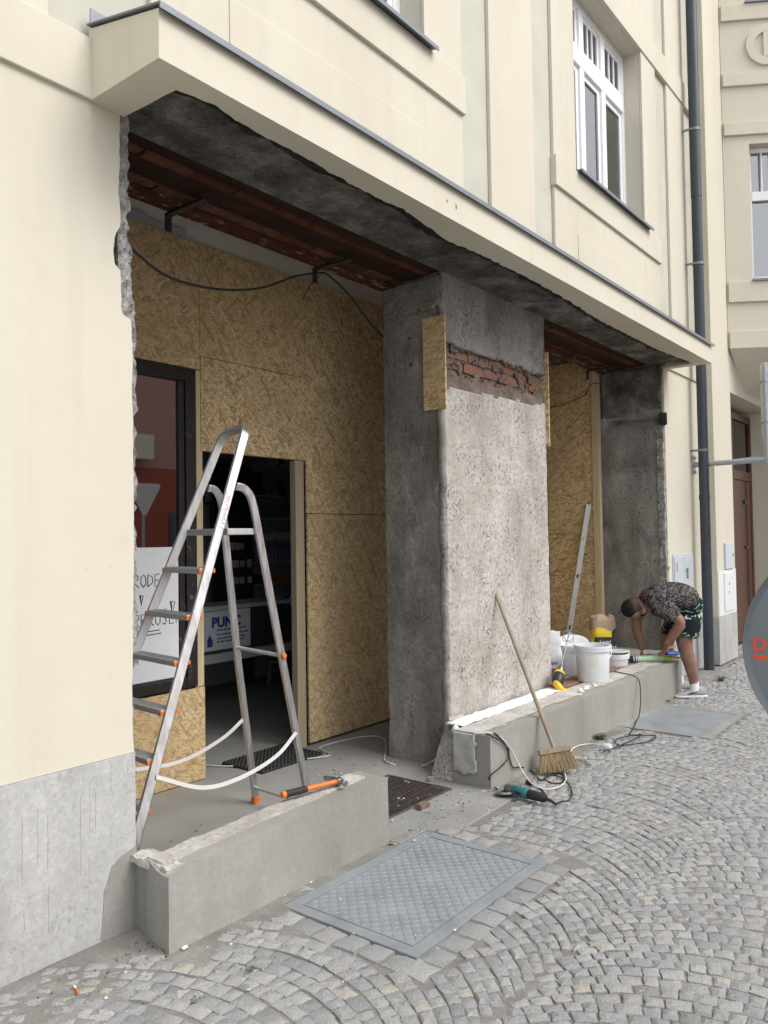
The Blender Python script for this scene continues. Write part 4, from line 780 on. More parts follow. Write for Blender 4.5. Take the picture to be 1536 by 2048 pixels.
def bucket(name, label, c, rb_, rt_, h, lidtilt=None, group='white buckets', handle=True):
    t = thing(name, label, 'bucket', c, group); c = Vector(c)
    MB().lathe([(0, .0), (rb_, .0), (rb_+.003, .006), (rt_-.004, h-.03), (rt_-.008, h-.004), (rb_-.004, .012), (0, .01)], c, 40).obj('body', 'white_plastic', t, 0, 40)
    MB().lathe([(rt_-.005, h-.045), (rt_+.008, h-.045), (rt_+.009, h-.02), (rt_+.012, h-.018), (rt_+.012, h), (rt_-.006, h), (rt_-.006, h-.03)], c, 40, cap=False).obj('rim', 'white_plastic', t, 0, 40)
    if handle:
        hs_ = []
        for i in range(13):
            a = math.pi*i/12; hs_.append(c+Vector((-.617*math.cos(a)*(rt_+.012)-.787*.03*math.sin(a)-.06*math.sin(a), .787*math.cos(a)*(rt_+.012)-.12*math.sin(a)*.6, h-.03-.11*math.sin(a))))
        MB().tube(hs_, .004, 8).obj('handle', 'white_plastic', t, 0, 50)
    if lidtilt is not None: MB().lathe([(0, 0), (rt_+.012, 0), (rt_+.014, .012), (rt_-.01, .012), (rt_-.02, .006), (0, .006)], c+Vector((0, 0, h+.012)), 36, lidtilt).obj('lid', 'white_plastic', t, 0, 40)
    return t
bk = bucket('bucket', 'big white bucket with a stained label at the front edge of the long stub wall', (6.48, 2.835, .342), .128, .148, .305)
sm = MB(); sm.rings([[(6.48-.787*.1405*math.cos(a)-.617*.1405*math.sin(a), 2.835-.617*.1405*math.cos(a)+.787*.1405*math.sin(a), z) for a in np.linspace(-.05, .42, 7)] for z in (.49, .565)], cap=False, close=False); sm.obj('label', 'cream_plastic', bk)
bucket('bucket', 'second white bucket with a loose lid, half behind the big one', (6.75, 3.14, .33), .112, .128, .265, (-.35, -.2, 1), handle=False)
bucket('tub', 'low white tub with grey lid right of the big bucket', (7.42, 3.02, .33), .115, .128, .115, (.02, .05, 1), handle=False)
def sack(name, label, c, wd, dp, h, mat, top, seed, yaw, topmat=None):
    t = thing(name, label, 'sack', c); c = Vector(c); a0 = math.radians(yaw); R = []; N = 40; K = 22
    for i in range(K+1):
        f = i/K; sx = wd/2*(1-.10*f+.05*math.sin(f*7)); sy = dp/2*(1-(.1 if top == 'torn' else .72)*max(0, f-.45)/.55)
        ring = []
        for j in range(N):
            a = 2*math.pi*j/N; ca, sa = math.cos(a), math.sin(a); e = .42
            x = sx*math.copysign(abs(ca)**e, ca); y = sy*math.copysign(abs(sa)**e, sa); z = h*f
            d = .016*fbm((x*7, y*7, z*9+seed), 1, 4)+.010*abs(noise.noise(Vector((x*16, y*16+seed, z*22)))); k_ = 1+d/.12
            if f > .9: z += (.03*fbm((x*9, y*9, seed), 1)+.008*math.sin(3*a+seed))*(f-.9)*10
            ring.append(c+Vector((x*k_*math.cos(a0)-y*k_*math.sin(a0), x*k_*math.sin(a0)+y*k_*math.cos(a0), z)))
        R.append(ring)
    return t, R
# white sack with a printed foot
t, R = sack('sack', 'white paper sack with dark red printed foot, next to the pillar edge', (6.47, 3.24, .328), .22, .14, .40, None, 'fold', 3, -52)
MB().rings(R).obj('paper', 'sack_paper', t, 0, 60)
ux = Vector((.617, -.787, 0)); nn = Vector((-.787, -.617, 0)); c = Vector((6.47, 3.24, .328))
def front(R, z0, z1, a0=26, a1=36, o=.0022):
    return [[p+nn*o for p in r[a0:a1]] for r in R[z0:z1]]
MB().rings(front(R, 1, 6, 19, 33), cap=False, close=False).obj('print', 'sack_red', t); MB().rings(front(R, 1, 6, 30, 33, .0035), cap=False, close=False).obj('print', 'violet_panel', t)
text('lettering', 'STAVEBNÍ', .034, 'sack_black', t, c+nn*.079-ux*.095+Vector((0, 0, .125)), ux, (0, 0, 1), .0005, .0006)
t, R = sack('sack', 'torn open yellow and black sack of tile adhesive beside the right jamb', (7.62, 3.22, .328), .25, .16, .335, None, 'torn', 9, -52)
MB().rings(R).obj('paper', 'sack_black', t, 0, 60); c = Vector((7.62, 3.22, .328))
q = [[p+nn*.0025 for p in r[19:41-(8 if i < 5 else 0)]] for i, r in enumerate(R[16:23])]
q = [r[:14] for r in q]; MB().rings(q, cap=False, close=False).obj('yellow_band', 'sack_yellow', t, 0, 60)
MB().rings([[p+nn*.003 for p in r[19:24]] for r in R[6:17]], cap=False, close=False).obj('yellow_band', 'sack_yellow', t, 0, 60)
tr = [[R[-1][j].lerp(c+Vector((0, 0, .335)), s)+Vector((0, 0, dz+.02*fbm((j*.4, s*3, 0), 1))) for j in range(40)] for s, dz in ((-.03, -.01), (-.02, .05), (.12, .105), (.45, .115), (.9, .07))]
MB().rings(tr).obj('torn_top', 'sack_brown', t, 0, 70)
for s_, z in (('Lepicí', .182), ('stěrková', .13), ('hmota', .08)): text('lettering', s_, .046, 'sack_paper', t, c+nn*.086-ux*.055+Vector((0, 0, z)), ux, (0, 0, 1), .0005, .001)
# mixing drill
Dm = thing('mixing_drill', 'yellow and black mixing drill with long whisk propped on a bucket', 'drill', (5.98, 2.93, .37))
d0, d1 = Vector((5.985, 2.93, .385)), Vector((6.385, 3.02, .68)); dd = (d1-d0).normalized()
MB().tube([d0+dd*t for t in (-.03, .0, .05, .10, .115)], [.02, .045, .05, .048, .03], 14).obj('motor', 'black_plastic', Dm, 0, 50)
MB().tube([d0+dd*t for t in (.085, .115)], [.052, .044], 16).obj('collar', 'yellow_plastic', Dm, 0, 50)
MB().tube([d0+dd*t for t in (.112, .15, .175, .2)], [.03, .03, .026, .018], 14).obj('chuck', 'steel', Dm, 0, 40)
MB().tube([d0+dd*-.02+Vector((-.01, 0, .01)), d0+Vector((-.055, -.03, -.005)), d0+Vector((-.035, -.06, -.05)), d0+Vector((.02, -.08, -.062))], [.03, .03, .026, .02], 12).obj('handle', 'yellow_plastic', Dm, 0, 60)
MB().tube([d0+dd*.19, d1], .006, 8).obj('rod', 'steel', Dm, 0, 50)
m = MB(); wu = dd.orthogonal().normalized(); wv = dd.cross(wu)
for i in range(3):
    a = math.pi*i/3; e = wu*math.cos(a)+wv*math.sin(a); m.tube([d1-dd*.02]+[d1+dd*(.05-.06*math.cos(b))+e*.055*math.sin(b) for b in np.linspace(.2, 2*math.pi-.2, 16)], .003, 6)
m.obj('whisk', 'steel', Dm, 0, 60)
MB().tube(spline([(7.0, 2.86, .344), (6.9, 2.70, .348), (6.86, 2.62, .345), (6.845, 2.57, .30), (6.80, 2.545, .18), (6.72, 2.53, .05), (6.55, 2.50, .012), (6.3, 2.43, .012), (6.12, 2.38, .014), (6.22, 2.22, .014), (6.0, 2.2, .016), (5.78, 2.33, .016), (5.95, 2.42, .016), (6.15, 2.30, .022), (5.7, 2.32, .024), (5.52, 2.355, .02)], 10), .0045, 8).obj('cord', 'black_rubber', Dm, 0, 60)
# plank under the sacks
o = part(None, 'plank', 'brown_plank', 6.0, 7.25, 2.90, 3.06, .328, .346, .003); o.rotation_euler = (0, 0, 0); tag(o, 'brown wooden plank lying under the drill and white buckets', 'plank')
# adhesive tube and its stick
Gt = thing('sealant_tube', 'green tube of sealant with a red nozzle, wooden stick under it, on the wall end', 'sealant tube', (7.78, 2.75, .37))
g0, g1 = Vector((7.545, 3.025, .368)), Vector((7.985, 2.535, .368))
def gp(t): return g0.lerp(g1, t)
MB().tube([gp(.26), gp(.70)], .031, 20).obj('tube', 'green_tube', Gt, .002, 40); MB().tube([gp(.66), gp(.675), gp(.735), gp(.74)], [.031, .0345, .0345, .03], 20).obj('end_ring', 'lime_plastic', Gt, 0, 40)
MB().tube([gp(.14), gp(.18), gp(.26)], [.014, .03, .032], 16).obj('collar', 'black_plastic', Gt, 0, 40)
for a, b in ((.20, .212), (.235, .25)): MB().tube([gp(a), gp(b)], .0335, 16).obj('band', 'white_plastic', Gt, 0, 40)
MB().tube([gp(-.06), gp(.15)], [.006, .012], 10).obj('nozzle', 'red_plastic', Gt, 0, 40); MB().obox(gp(-.03), (.03, -.03, 0), (.012, .012, 0), (0, 0, .04)).obj('trigger', 'red_plastic', Gt, .003)
MB().tube([gp(.735), gp(.86), gp(1.0)], [.010, .0105, .009], 10).obj('stick', 'stick_wood', Gt, 0, 50)
o = MB().obox((8.20, 2.83, .348), (.25, .10, 0), (-.11, .26, 0), (0, 0, .016)).obj('tile_board', 'kerb_concrete', None, .003); tag(o, 'grey board the man is working on at the end of the long stub wall', 'board')
Lv = thing('spirit_level', 'long aluminium spirit level leaning in the corner of the right bay', 'spirit level', (8.4, 4.0, 0))
l0, l1 = Vector((8.37, 4.03, .0)), Vector((8.563, 3.752, 1.93)); lw = Vector((.45, -.8, .1)); 
MB().bar([l0, l1], lw, .058, .024).obj('rail', 'dull_aluminium', Lv, .003)
for t in (.28, .58, .80): MB().obox(l0.lerp(l1, t)+Vector((-.012, -.006, 0)), (l1-l0).normalized()*.045, Vector((.45, -.8, .1)).normalized()*.02, (-.008, -.004, 0)).obj('vial', 'lime_plastic' if t > .7 else 'black_plastic', Lv, .002)
# grinder with its cord
Gr = thing('angle_grinder', 'teal and black angle grinder lying on the setts by the wall corner', 'angle grinder', at(1060, 1592, Z=0))
q0, q1 = at(1012, 1576, Z=.045), at(1092, 1597, Z=.045); qd = (q1-q0).normalized(); qn = Vector((-qd.y, qd.x, 0)); qz = Vector((0, 0, 1))
def qp(t, a=0, z=0): return q0+(q1-q0)*t+qn*a+qz*z
MB().tube([qp(.18), qp(.21), qp(.55), qp(.58)], [.026, .033, .033, .029], 16).obj('motor_housing', 'teal_plastic', Gr, .002, 40)
MB().tube([qp(.56), qp(.60), qp(.95), qp(1.0)], [.027, .029, .026, .018], 14).obj('grip', 'black_rubber', Gr, 0, 40)
MB().tube([qp(-.02), qp(.02), qp(.12), qp(.2)], [.018, .028, .03, .027], 14).obj('gearbox', 'steel', Gr, .003, 40)
MB().lathe([(0, -.002), (.0575, -.002), (.0575, .002), (0, .002)], qp(.03, -.012, -.028), 30, (.1, .15, 1)).obj('disc', 'black_rubber', Gr); MB().lathe([(.03, 0), (.064, 0), (.064, .012), (.03, .012)], qp(.03, -.012, -.026), 24, (.1, .15, 1), False).obj('guard', 'steel', Gr, 0, 40)
MB().box(0, 0, 0, 0, 0, 0) if 0 else None
MB().obox(qp(.38, -.034, .002), qd*.05, qn*.004, qz*.018).obj('plate', 'black_plastic', Gr, .002)
MB().tube([qp(1.0), qp(1.14, 0, -.008), qp(1.25, 0, -.02)], [.012, .009, .006], 8).obj('cord_sleeve', 'black_rubber', Gr, 0, 50)
Z8 = lambda x, y, z=.010: at(x, y, Z=z)
MB().tube(spline([qp(1.2, 0, -.018), Z8(1120, 1604), Z8(1138, 1600), Z8(1144, 1584), Z8(1136, 1566), Z8(1118, 1553), Z8(1095, 1550), Z8(1092, 1560), Z8(1110, 1567), Z8(1128, 1562), Z8(1126, 1549), Z8(1105, 1547), Z8(1082, 1560), Z8(1070, 1548), Z8(1056, 1538), at(1040, 1534, Y=2.58), at(1026, 1534, Y=2.585), at(1019, 1515, Y=2.585), at(1016, 1493, Y=2.585), at(1005, 1480, Y=2.59), at(990, 1467, Z=.346), at(972, 1466, Z=.347), at(985, 1473, Y=2.587), at(1010, 1490, Y=2.58), at(1017, 1515, Y=2.578), at(1000, 1535, Y=2.56), at(980, 1552, Y=2.55), at(980, 1565, Z=.02), Z8(995, 1579)], 8), .0045, 8).obj('cord', 'black_rubber', Gr, 0, 60)
MB().tube([at(1064, 1567, Z=.02), at(1055, 1564, Z=.02)], [.012, .02], 12).obj('plug', 'black_rubber', Gr, 0, 50); MB().tube(spline([at(1064, 1567, Z=.02), Z8(1078, 1575), Z8(1092, 1590), Z8(1094, 1598)], 6), .0045, 8).obj('cord', 'black_rubber', Gr, 0, 60)
# white extension lead
Ex = thing('extension_cord', 'white extension lead trailing from the shop floor over the wall to a socket', 'cable', at(1214, 1494, Z=0))
MB().tube(spline([(3.6, 4.7, .01), (3.75, 4.3, .012), (4.2, 4.0, .012), (4.35, 3.95, .012), Z8(640, 1495), Z8(700, 1478), Z8(745, 1472), Z8(768, 1478), Z8(772, 1500), Z8(769, 1520), Z8(785, 1528), at(815, 1536, X=4.55), at(850, 1530, X=4.5), at(885, 1508, X=4.42), at(910, 1490, X=4.36), at(935, 1475, X=4.34), at(955, 1467, Z=.35), at(985, 1466, Z=.35), at(1005, 1478, Y=2.585), at(1025, 1505, Y=2.57), at(1045, 1542, Y=2.52), at(1062, 1565, Z=.03), Z8(1088, 1578), Z8(1115, 1575), Z8(1131, 1562), Z8(1129, 1545), Z8(1124, 1532), Z8(1135, 1518), Z8(1158, 1517), Z8(1184, 1529)], 8), .0048, 8).obj('lead', 'white_cable', Ex, 0, 60)
MB().tube(spline([Z8(1184, 1529, .02), Z8(1165, 1516, .018), Z8(1148, 1514), Z8(1142, 1502), Z8(1155, 1492), Z8(1180, 1488), Z8(1205, 1491, .02)], 8), .0048, 8).obj('lead', 'white_cable', Ex, 0, 60)
e0, e1 = at(1205, 1492, Z=.026), at(1222, 1495, Z=.026); MB().tube([e0, e0.lerp(e1, .15), e0.lerp(e1, .7), e1], [.012, .022, .027, .025], 16).obj('socket', 'white_plastic', Ex, 0, 50)
# cables and brackets hanging in the opening
m = MB().tube(spline([at(238, 458, Y=2.94), at(247, 478, Y=3.05), at(275, 508, Y=3.15), at(330, 550, Y=3.3), at(400, 573, Y=3.4), at(470, 580, Y=3.48), at(530, 574, Y=3.52), at(590, 553, Y=3.56), at(640, 546, Y=3.60), at(660, 553, Y=3.61), at(700, 592, Y=3.62), at(740, 645, Y=3.62), at(768, 676, Y=3.63)], 8), .007, 8)
m.tube(spline([at(641, 550, Y=3.60), at(620, 572, Y=3.6), at(606, 598, Y=3.6)], 5), .0035, 6)
tag(m.obj('hanging_cable', 'black_rubber', None, 0, 60), 'black cable sagging across the top of the left bay', 'cable')
m = MB().tube(spline([(8.571, 4.26, at(1090, 815, X=8.57).z), at(1120, 812, X=8.571), at(1142, 802, X=8.571), at(1168, 792, X=8.571), at(1176, 780, X=8.57), at(1184, 768, X=8.555), at(1206, 766, X=8.55)], 6), .004, 6); tag(m.obj('thin_cable', 'black_rubber', None, 0, 60), 'thin dark cable crossing the OSB panel of the right bay', 'cable')
for i, (x, lb) in enumerate(((2.69, 'left of the two black steel brackets under the lintel of the left bay'), (3.87, 'black steel bracket under the lintel where the sagging cable hangs'), (8.25, 'short black steel bracket under the lintel beside the pale post'))):
    m = MB().box(x-.02, x+.02, 3.27, 3.60, 3.385, 3.398).box(x-.02, x+.02, 3.588, 3.60, 3.30, 3.3848); m.lathe([(0, 0), (.006, 0), (.006, .003), (0, .003)], (x, 3.588, 3.325), 8, (0, -1, 0)); tag(m.obj('steel_bracket', 'black_plastic', None, .001), lb, 'bracket', 'brackets under the lintel')
# ================================================================== hatches, grate, mat
Hc = thing('access_hatch', 'grey checker plate hatch set in the setts in front of the short stub wall', 'hatch', (3.0, 2.15, 0), 'pavement hatches')
def ringframe(x0, x1, y0, y1, wd, z0, z1): return MB().box(x0, x1, y0, y0+wd, z0, z1).box(x0, x1, y1-wd, y1, z0, z1).box(x0, x0+wd, y0+wd, y1-wd, z0, z1).box(x1-wd, x1, y0+wd, y1-wd, z0, z1)
ringframe(HX0, HX1, HY0, HY1, .058, -.06, .0015).obj('frame', 'hatch_steel', Hc, .002)
part(Hc, 'plate', 'hatch_steel', HX0+.064, HX1-.064, HY0+.064, HY1-.064, -.05, .0, .001)
V, F = [], []; nx, ny = 32, 20; px_, py_ = (HX1-HX0-.14)/nx, (HY1-HY0-.14)/ny
for i in range(nx):
    for j in range(ny):
        cx, cy = HX0+.07+px_*(i+.5), HY0+.07+py_*(j+.5); a = math.radians(45 if (i+j) % 2 else 135); c, s = math.cos(a), math.sin(a); b = len(V)
        for l, w_, z in ((-.0135, 0, -.0002), (-.004, .0036, -.0002), (.004, .0036, -.0002), (.0135, 0, -.0002), (.004, -.0036, -.0002), (-.004, -.0036, -.0002), (-.008, 0, .0026), (.008, 0, .0026)): V.append((cx+l*c-w_*s, cy+l*s+w_*c, z))
        F += [tuple(b+k_ for k_ in f) for f in ((0, 1, 6), (1, 2, 7, 6), (2, 3, 7), (3, 4, 7), (4, 5, 6, 7), (5, 0, 6))]
MB().add(V, F).obj('tread', 'hatch_steel', Hc, 0, 30)['kind'] = 'stuff'
Hd = thing('access_hatch', 'plain grey hatch in the setts near the far end of the long wall', 'hatch', (6.92, 2.23, 0), 'pavement hatches')
ringframe(*H2, .07, -.06, .005).obj('frame', 'kerb_concrete', Hd, .002); part(Hd, 'lid', 'hatch_steel', H2[0]+.074, H2[1]-.074, H2[2]+.074, H2[3]-.074, -.05, .003, .001)
Gg = thing('drain_grate', 'rusty brown foot grating in the floor of the doorway', 'grate', (3.9, 3.06, 0))
gx0, gx1, gy0, gy1 = 3.40, 4.22, 2.80, 3.31; ringframe(gx0, gx1, gy0, gy1, .014, -.03, .012).obj('frame', 'rust_grate', Gg, .001); part(Gg, 'pit', 'dark_soil', gx0+.015, gx1-.015, gy0+.015, gy1-.015, -.05, .0045)
x = gx0+.03; bm0 = MB().box(-.0035, .0035, gy0+.0145, gy1-.0145, .005, .011).mesh('bar'); bm0.materials.append(MAT['rust_grate'])
while x < gx1-.02:
    o = bpy.data.objects.new('bar', bm0); COL.objects.link(o); o.parent = Gg; o.matrix_parent_inverse = Matrix.Translation(-Gg.location); o.location = (x, 0, 0); x += .0215
m = MB()
for i in range(7): m.box(gx0+.015, gx1-.015, gy0+.07+i*.06, gy0+.0735+i*.06, .0048, .0085)
m.obj('cross_wire', 'rust_grate', Gg)['kind'] = 'stuff'
Mt = thing('rubber_mat', 'black studded rubber door mat on the grey floor at the doorway', 'mat', (4.0, 4.2, 0))
mx0, mx1, my0, my1 = 3.74, 4.345, 4.01, 4.43; part(Mt, 'base', 'black_rubber', mx0, mx1, my0, my1, .008, .018, .003); m = MB()
for i in range(17):
    for j in range(12):
        cx, cy = mx0+.0355*(i+.5), my0+.035*(j+.5); m.rings([[(cx+r*a, cy+r*b, z) for a, b in ((-1, -1), (1, -1), (1, 1), (-1, 1))] for r, z in ((.013, .018), (.007, .027))])
m.obj('stud', 'black_rubber', Mt)['kind'] = 'stuff'
# ================================================================== rubble, weeds, small litter
rb = random.Random(21)
def chips(name, n, area, mats, smin, smax, label, cat, z=.008):
    for mt, frac in mats:
        m = MB()
        for i in range(int(n*frac)):
            x, y, zz = area(); s = smin+(smax-smin)*rb.random()**3; pts = [(x+rb.uniform(-s, s), y+rb.uniform(-s, s), zz+rb.uniform(-.002, s*.7)) for _ in range(6)]
            m.rings([[pts[0], pts[1], pts[2]], [pts[3], pts[4], pts[5]]])
        tag(m.obj(name, mt), label[mt], cat, None, 'stuff')
def ar():
    r = rb.random()
    if r < .45: x, y = rb.gauss(4.1, .22), rb.uniform(2.62, 3.7)
    elif r < .7: x, y = rb.gauss(3.85, .35), rb.gauss(2.66, .14)
    elif r < .9: x, y = rb.uniform(3.4, 5.0), rb.uniform(3.5, 4.2)
    else: x, y = rb.uniform(2.0, 3.4), rb.uniform(3.2, 3.7)
    if y < 2.8 and not 3.33 < x < 4.33: x = rb.uniform(3.4, 4.3)
    return x, y, .006
chips('plaster_crumbs', 520, ar, (('rough_top_mortar', .7), ('broken_mortar', .3)), .003, .016, {'rough_top_mortar': 'pale plaster crumbs scattered over the doorway floor', 'broken_mortar': 'grey mortar crumbs scattered over the doorway floor'}, 'rubble')
chips('mortar_grit', 420, lambda: (rb.uniform(.9, 8.2), 2.56+rb.gauss(0, .05) if rb.random() < .6 else rb.uniform(1.4, 2.5), .004), (('foam', .5), ('rough_top_mortar', .5)), .0015, .010, {'foam': 'white grit scattered along the foot of the stub walls', 'rough_top_mortar': 'pale grit scattered on the setts'}, 'grit')
chips('dirt_crumbs', 420, lambda: (rb.gauss(1.8, .2), rb.gauss(2.68, .07), .002) if rb.random() < .4 else (rb.uniform(3.4, 4.5), rb.uniform(2.9, 3.6), .005), (('dark_soil', 1),), .0015, .007, {'dark_soil': 'dark crumbs of dirt in the corners by the walls'}, 'dirt')
for (x, y, s, mt, lb) in ((at(845, 1617, Z=0).x, at(845, 1617, Z=0).y, .045, 'brick', 'flat red brick shard lying right of the foot grating'), (at(862, 1562, Z=0).x, at(862, 1562, Z=0).y, .03, 'broken_mortar', 'grey mortar lump lying behind the foot grating'), (at(369, 1900, Z=0).x, at(369, 1900, Z=0).y, .012, 'foam', 'white plaster lump at the corner of the short stub wall')):
    o = rough_box('rubble_piece', x-s, x+s, y-s*.5, y+s*.5, .006, .006+s*.55, s*.4, s*.2, mt, None, sc=20); tag(o, lb, 'rubble')
def weed(loc, n, h, label, mat='weed', seed=1, lean=(0, -.3)):
    r = random.Random(seed); m = MB(); L = Vector(loc)
    for i in range(n):
        a = r.uniform(0, 6.28); l = h*r.uniform(.5, 1); d = Vector((math.cos(a)+lean[0], math.sin(a)+lean[1], 0)); sd = Vector((-d.y, d.x, 0)).normalized()*r.uniform(.003, .006); b = L+Vector((r.gauss(0, .012), r.gauss(0, .012), 0))
        P = [b+d*l*f*.75+Vector((0, 0, l*(f*1.1-f*f*.75))) for f in (0, .35, .7, 1)]
        m.add([P[0]-sd*.6, P[0]+sd*.6, P[1]-sd, P[1]+sd, P[2]-sd*.8, P[2]+sd*.8, P[3]], [(0, 1, 3, 2), (2, 3, 5, 4), (4, 5, 6)])
    tag(m.obj('weed', mat), label, 'weed')
weed(at(1199, 1478, Z=0), 55, .10, 'tuft of green weed at the foot of the long stub wall', seed=2); weed(at(1199, 1476, Z=0)+Vector((.02, 0, 0)), 20, .08, 'dry straw coloured stalks in the weed tuft by the long wall', 'dry_weed', 5)
weed(at(1442, 1362, Z=0), 40, .13, 'green weed growing below the downpipe corner', seed=3, lean=(0, 0)); weed(at(1336, 1402, Z=0), 18, .05, 'small dry weed by the end of the far hatch', 'dry_weed', 7)
weed(at(500, 1943, Z=0), 14, .03, 'tiny green weed sprouting between the near setts', seed=9); weed(at(785, 1688, Z=0), 12, .025, 'tiny yellowish weed at the corner of the short wall', 'dry_weed', 8); weed(at(392, 2003, Z=0), 9, .02, 'tiny weed between setts at the picture bottom', seed=12)
Cg = thing('cigarette_butt', 'orange tipped cigarette butt lying between the setts by the plinth', 'cigarette butt', at(153, 1977, Z=0)); c0 = at(149, 1972, Z=.008); c1 = at(157, 1986, Z=.008)
MB().tube([c0, c0.lerp(c1, .4)], .004, 8).obj('paper_end', 'cigarette_paper', Cg); MB().tube([c0.lerp(c1, .38), c1], .0041, 8).obj('filter', 'orange_plastic', Cg)
tag(MB().tube([at(290, 1930, Z=.006), at(297, 1922, Z=.006)], .004, 8).obj('cigarette_butt', 'dry_weed'), 'flattened tan cigarette butt near the stub wall corner', 'cigarette butt')
# ================================================================== ROUND SIGN at the right edge, seen from behind
cs = Vector((0, 0, HC))+2.36*(FW+RT*(976/FPX)-UP*(281/FPX)); nz = (Vector((0, 0, HC))-cs); nz.z = 0; nz = nz.normalized(); su = nz.cross(Vector((0, 0, 1))); su = -su
Rs = thing('round_sign', 'back of a round grey traffic sign with red stencilled letter at the right edge', 'sign', (cs.x, cs.y, 0))
MB().lathe([(0, 0), (.335, 0), (.346, .004), (.352, .014), (.350, .018), (.343, .012), (.333, .004), (0, .003)], cs, 72, tuple(nz)).obj('disc', 'sign_back', Rs, 0, 35)
def sg(u, v, o=.0042): return cs+su*u+Vector((0, 0, 1))*v+nz*o
if su.dot(RT) < 0: su = -su
text('letter', 'D', .056, 'red_paint', Rs, sg(-.324, -.012, .005), su, (0, 0, 1), .0004, .0024)
m = MB(); m.obox(sg(-.303, .007, .0058), su*.004, (0, 0, .05), nz*.0006); m.obj('stencil_gap', 'sign_back', Rs); m = MB(); m.obox(sg(-.255, -.0335, .005), su*.134, (0, 0, .016), nz*.0008); m.obj('underline', 'red_paint', Rs)
MB().tube([cs+nz*.05+Vector((0, 0, -cs.z)), cs+nz*.05+Vector((0, 0, .42))], .03, 16).obj('post', 'galvanised', Rs, 0, 40)
for dz in (-.15, .15): MB().obox(cs+nz*.03+Vector((0, 0, dz)), su*.3, nz*.04, (0, 0, .035)).obj('clamp', 'galvanised', Rs, .003)
MB().obox(cs+nz*.05+Vector((0, 0, -cs.z+.035)), su*.45, nz*.35, (0, 0, .07)).obj('foot', 'black_rubber', Rs, .01)
# ================================================================== SHOP INTERIOR
Sh = thing('shop_shelves', 'dim shop shelf rack behind the doorway with rows of bottles', 'shelves', (6.3, 6.6, 0))
part(Sh, 'back_panel', 'shop_wall', 5.45, 7.05, 6.86, 6.88, .02, 2.95)
for z in (2.088, 1.835, 1.583, 1.333, 1.088): part(Sh, 'shelf', 'shelf_white', 6.03, 7.0, 6.58, 6.858, z-.022, z, .002)
for x in (6.02, 7.0): part(Sh, 'upright', 'dark_panel', x-.02, x, 6.58, 6.858, .02, 2.3)
rb = random.Random(31)
def bottle(x, y, z, h, r, mt, lb, gr):
    b = MB().lathe([(0, 0), (r, 0), (r, h*.62), (r*.75, h*.75), (r*.36, h*.82), (r*.36, h), (0, h)], (0, 0, 0), 12).obj('bottle', mt, None, 0, 40); b.location = (x, y, z); tag(b, lb, 'bottle', gr); return b
for z, mt, lb, gr in ((1.835, 'bottle_green', 'small green bottle on the second shelf of the dim shop rack', 'bottles on the second shop shelf'), (1.333, 'bottle_violet', 'small pale violet bottle on the fourth shelf of the dim shop rack', 'bottles on the fourth shop shelf')):
    x = 6.10; pb = None
    while x < 6.75:
        r = rb.uniform(.018, .03); x += r
        if pb is None: pb = bottle(x, 6.63, z, rb.uniform(.13, .19), .025, mt, lb, gr)
        else:
            q = pb.copy(); COL.objects.link(q); q.location = (x, 6.63+rb.uniform(0, .03), z); q.scale = (r/.025, r/.025, rb.uniform(.75, 1.1))
        x += r+.006
x = 6.10; pb = None
while x < 6.75:
    if pb is None: pb = MB().box(-.03, .03, 0, .05, 0, .09).obj('card_box', 'paper', None, .002); tag(pb, 'small white printed box on the third shelf of the dim shop rack', 'box', 'boxes on the third shop shelf'); q = pb
    else: q = pb.copy(); COL.objects.link(q)
    q.location = (x, 6.61, 1.583); q.scale = (rb.uniform(.8, 1.1), 1, rb.uniform(.7, 1.1)); x += .072
tag(part(None, 'display_box', 'dark_panel', 5.96, 6.20, 6.60, 6.80, 2.09, 2.34, .003), 'dark box standing on top of the dim shop rack', 'box')
bt = bottle(6.52, 6.64, 2.088, .2, .04, 'bottle_dark', 'dark spray bottle on the top shelf of the shop rack', None)
tag(part(None, 'blue_carton', 'bottle_violet', 6.26, 6.44, 6.60, 6.75, 2.089, 2.19, .003), 'violet carton on the top shelf of the shop rack', 'box')
tag(part(None, 'tool_tray', 'card_orange', 6.35, 6.62, 6.60, 6.78, 1.09, 1.15, .004), 'tray of orange tools on the lowest shelf of the shop rack', 'tray'); tag(part(None, 'tool_case', 'dark_panel', 6.14, 6.32, 6.60, 6.78, 1.09, 1.19, .004), 'dark case on the lowest shelf of the shop rack', 'case')
Pg = thing('pegboard', 'black pegboard with hanging blister packs in the dark shop', 'pegboard', (5.8, 6.55, 1)); part(Pg, 'board', 'dark_panel', 5.46, 6.01, 6.56, 6.585, .93, 2.4)
m0 = MB().box(-.028, .028, -.012, 0, -.045, .045).mesh('packet'); m0.materials.append(MAT['bottle_pale'])
for x in (5.70, 5.77, 5.84, 5.95):
    for z in (1.52, 1.33, 1.15):
        if x > 5.9 and z > 1.5: continue
        o = bpy.data.objects.new('packet', m0); COL.objects.link(o); o.parent = Pg; o.matrix_parent_inverse = Matrix.Translation(-Pg.location); o.location = (x+rb.uniform(-.008, .008), 6.558, z); o.scale = (1, 1, rb.uniform(.7, 1.05))
Pc = thing('picture', 'small dark framed picture leaning on the shop wall', 'picture', (5.5, 6.5, 1.95)); part(Pc, 'frame', 'dark_panel', 5.52, 5.66, 6.80, 6.82, 1.98, 2.22); part(Pc, 'card', 'bottle_pale', 5.54, 5.64, 6.795, 6.799, 2.0, 2.15)
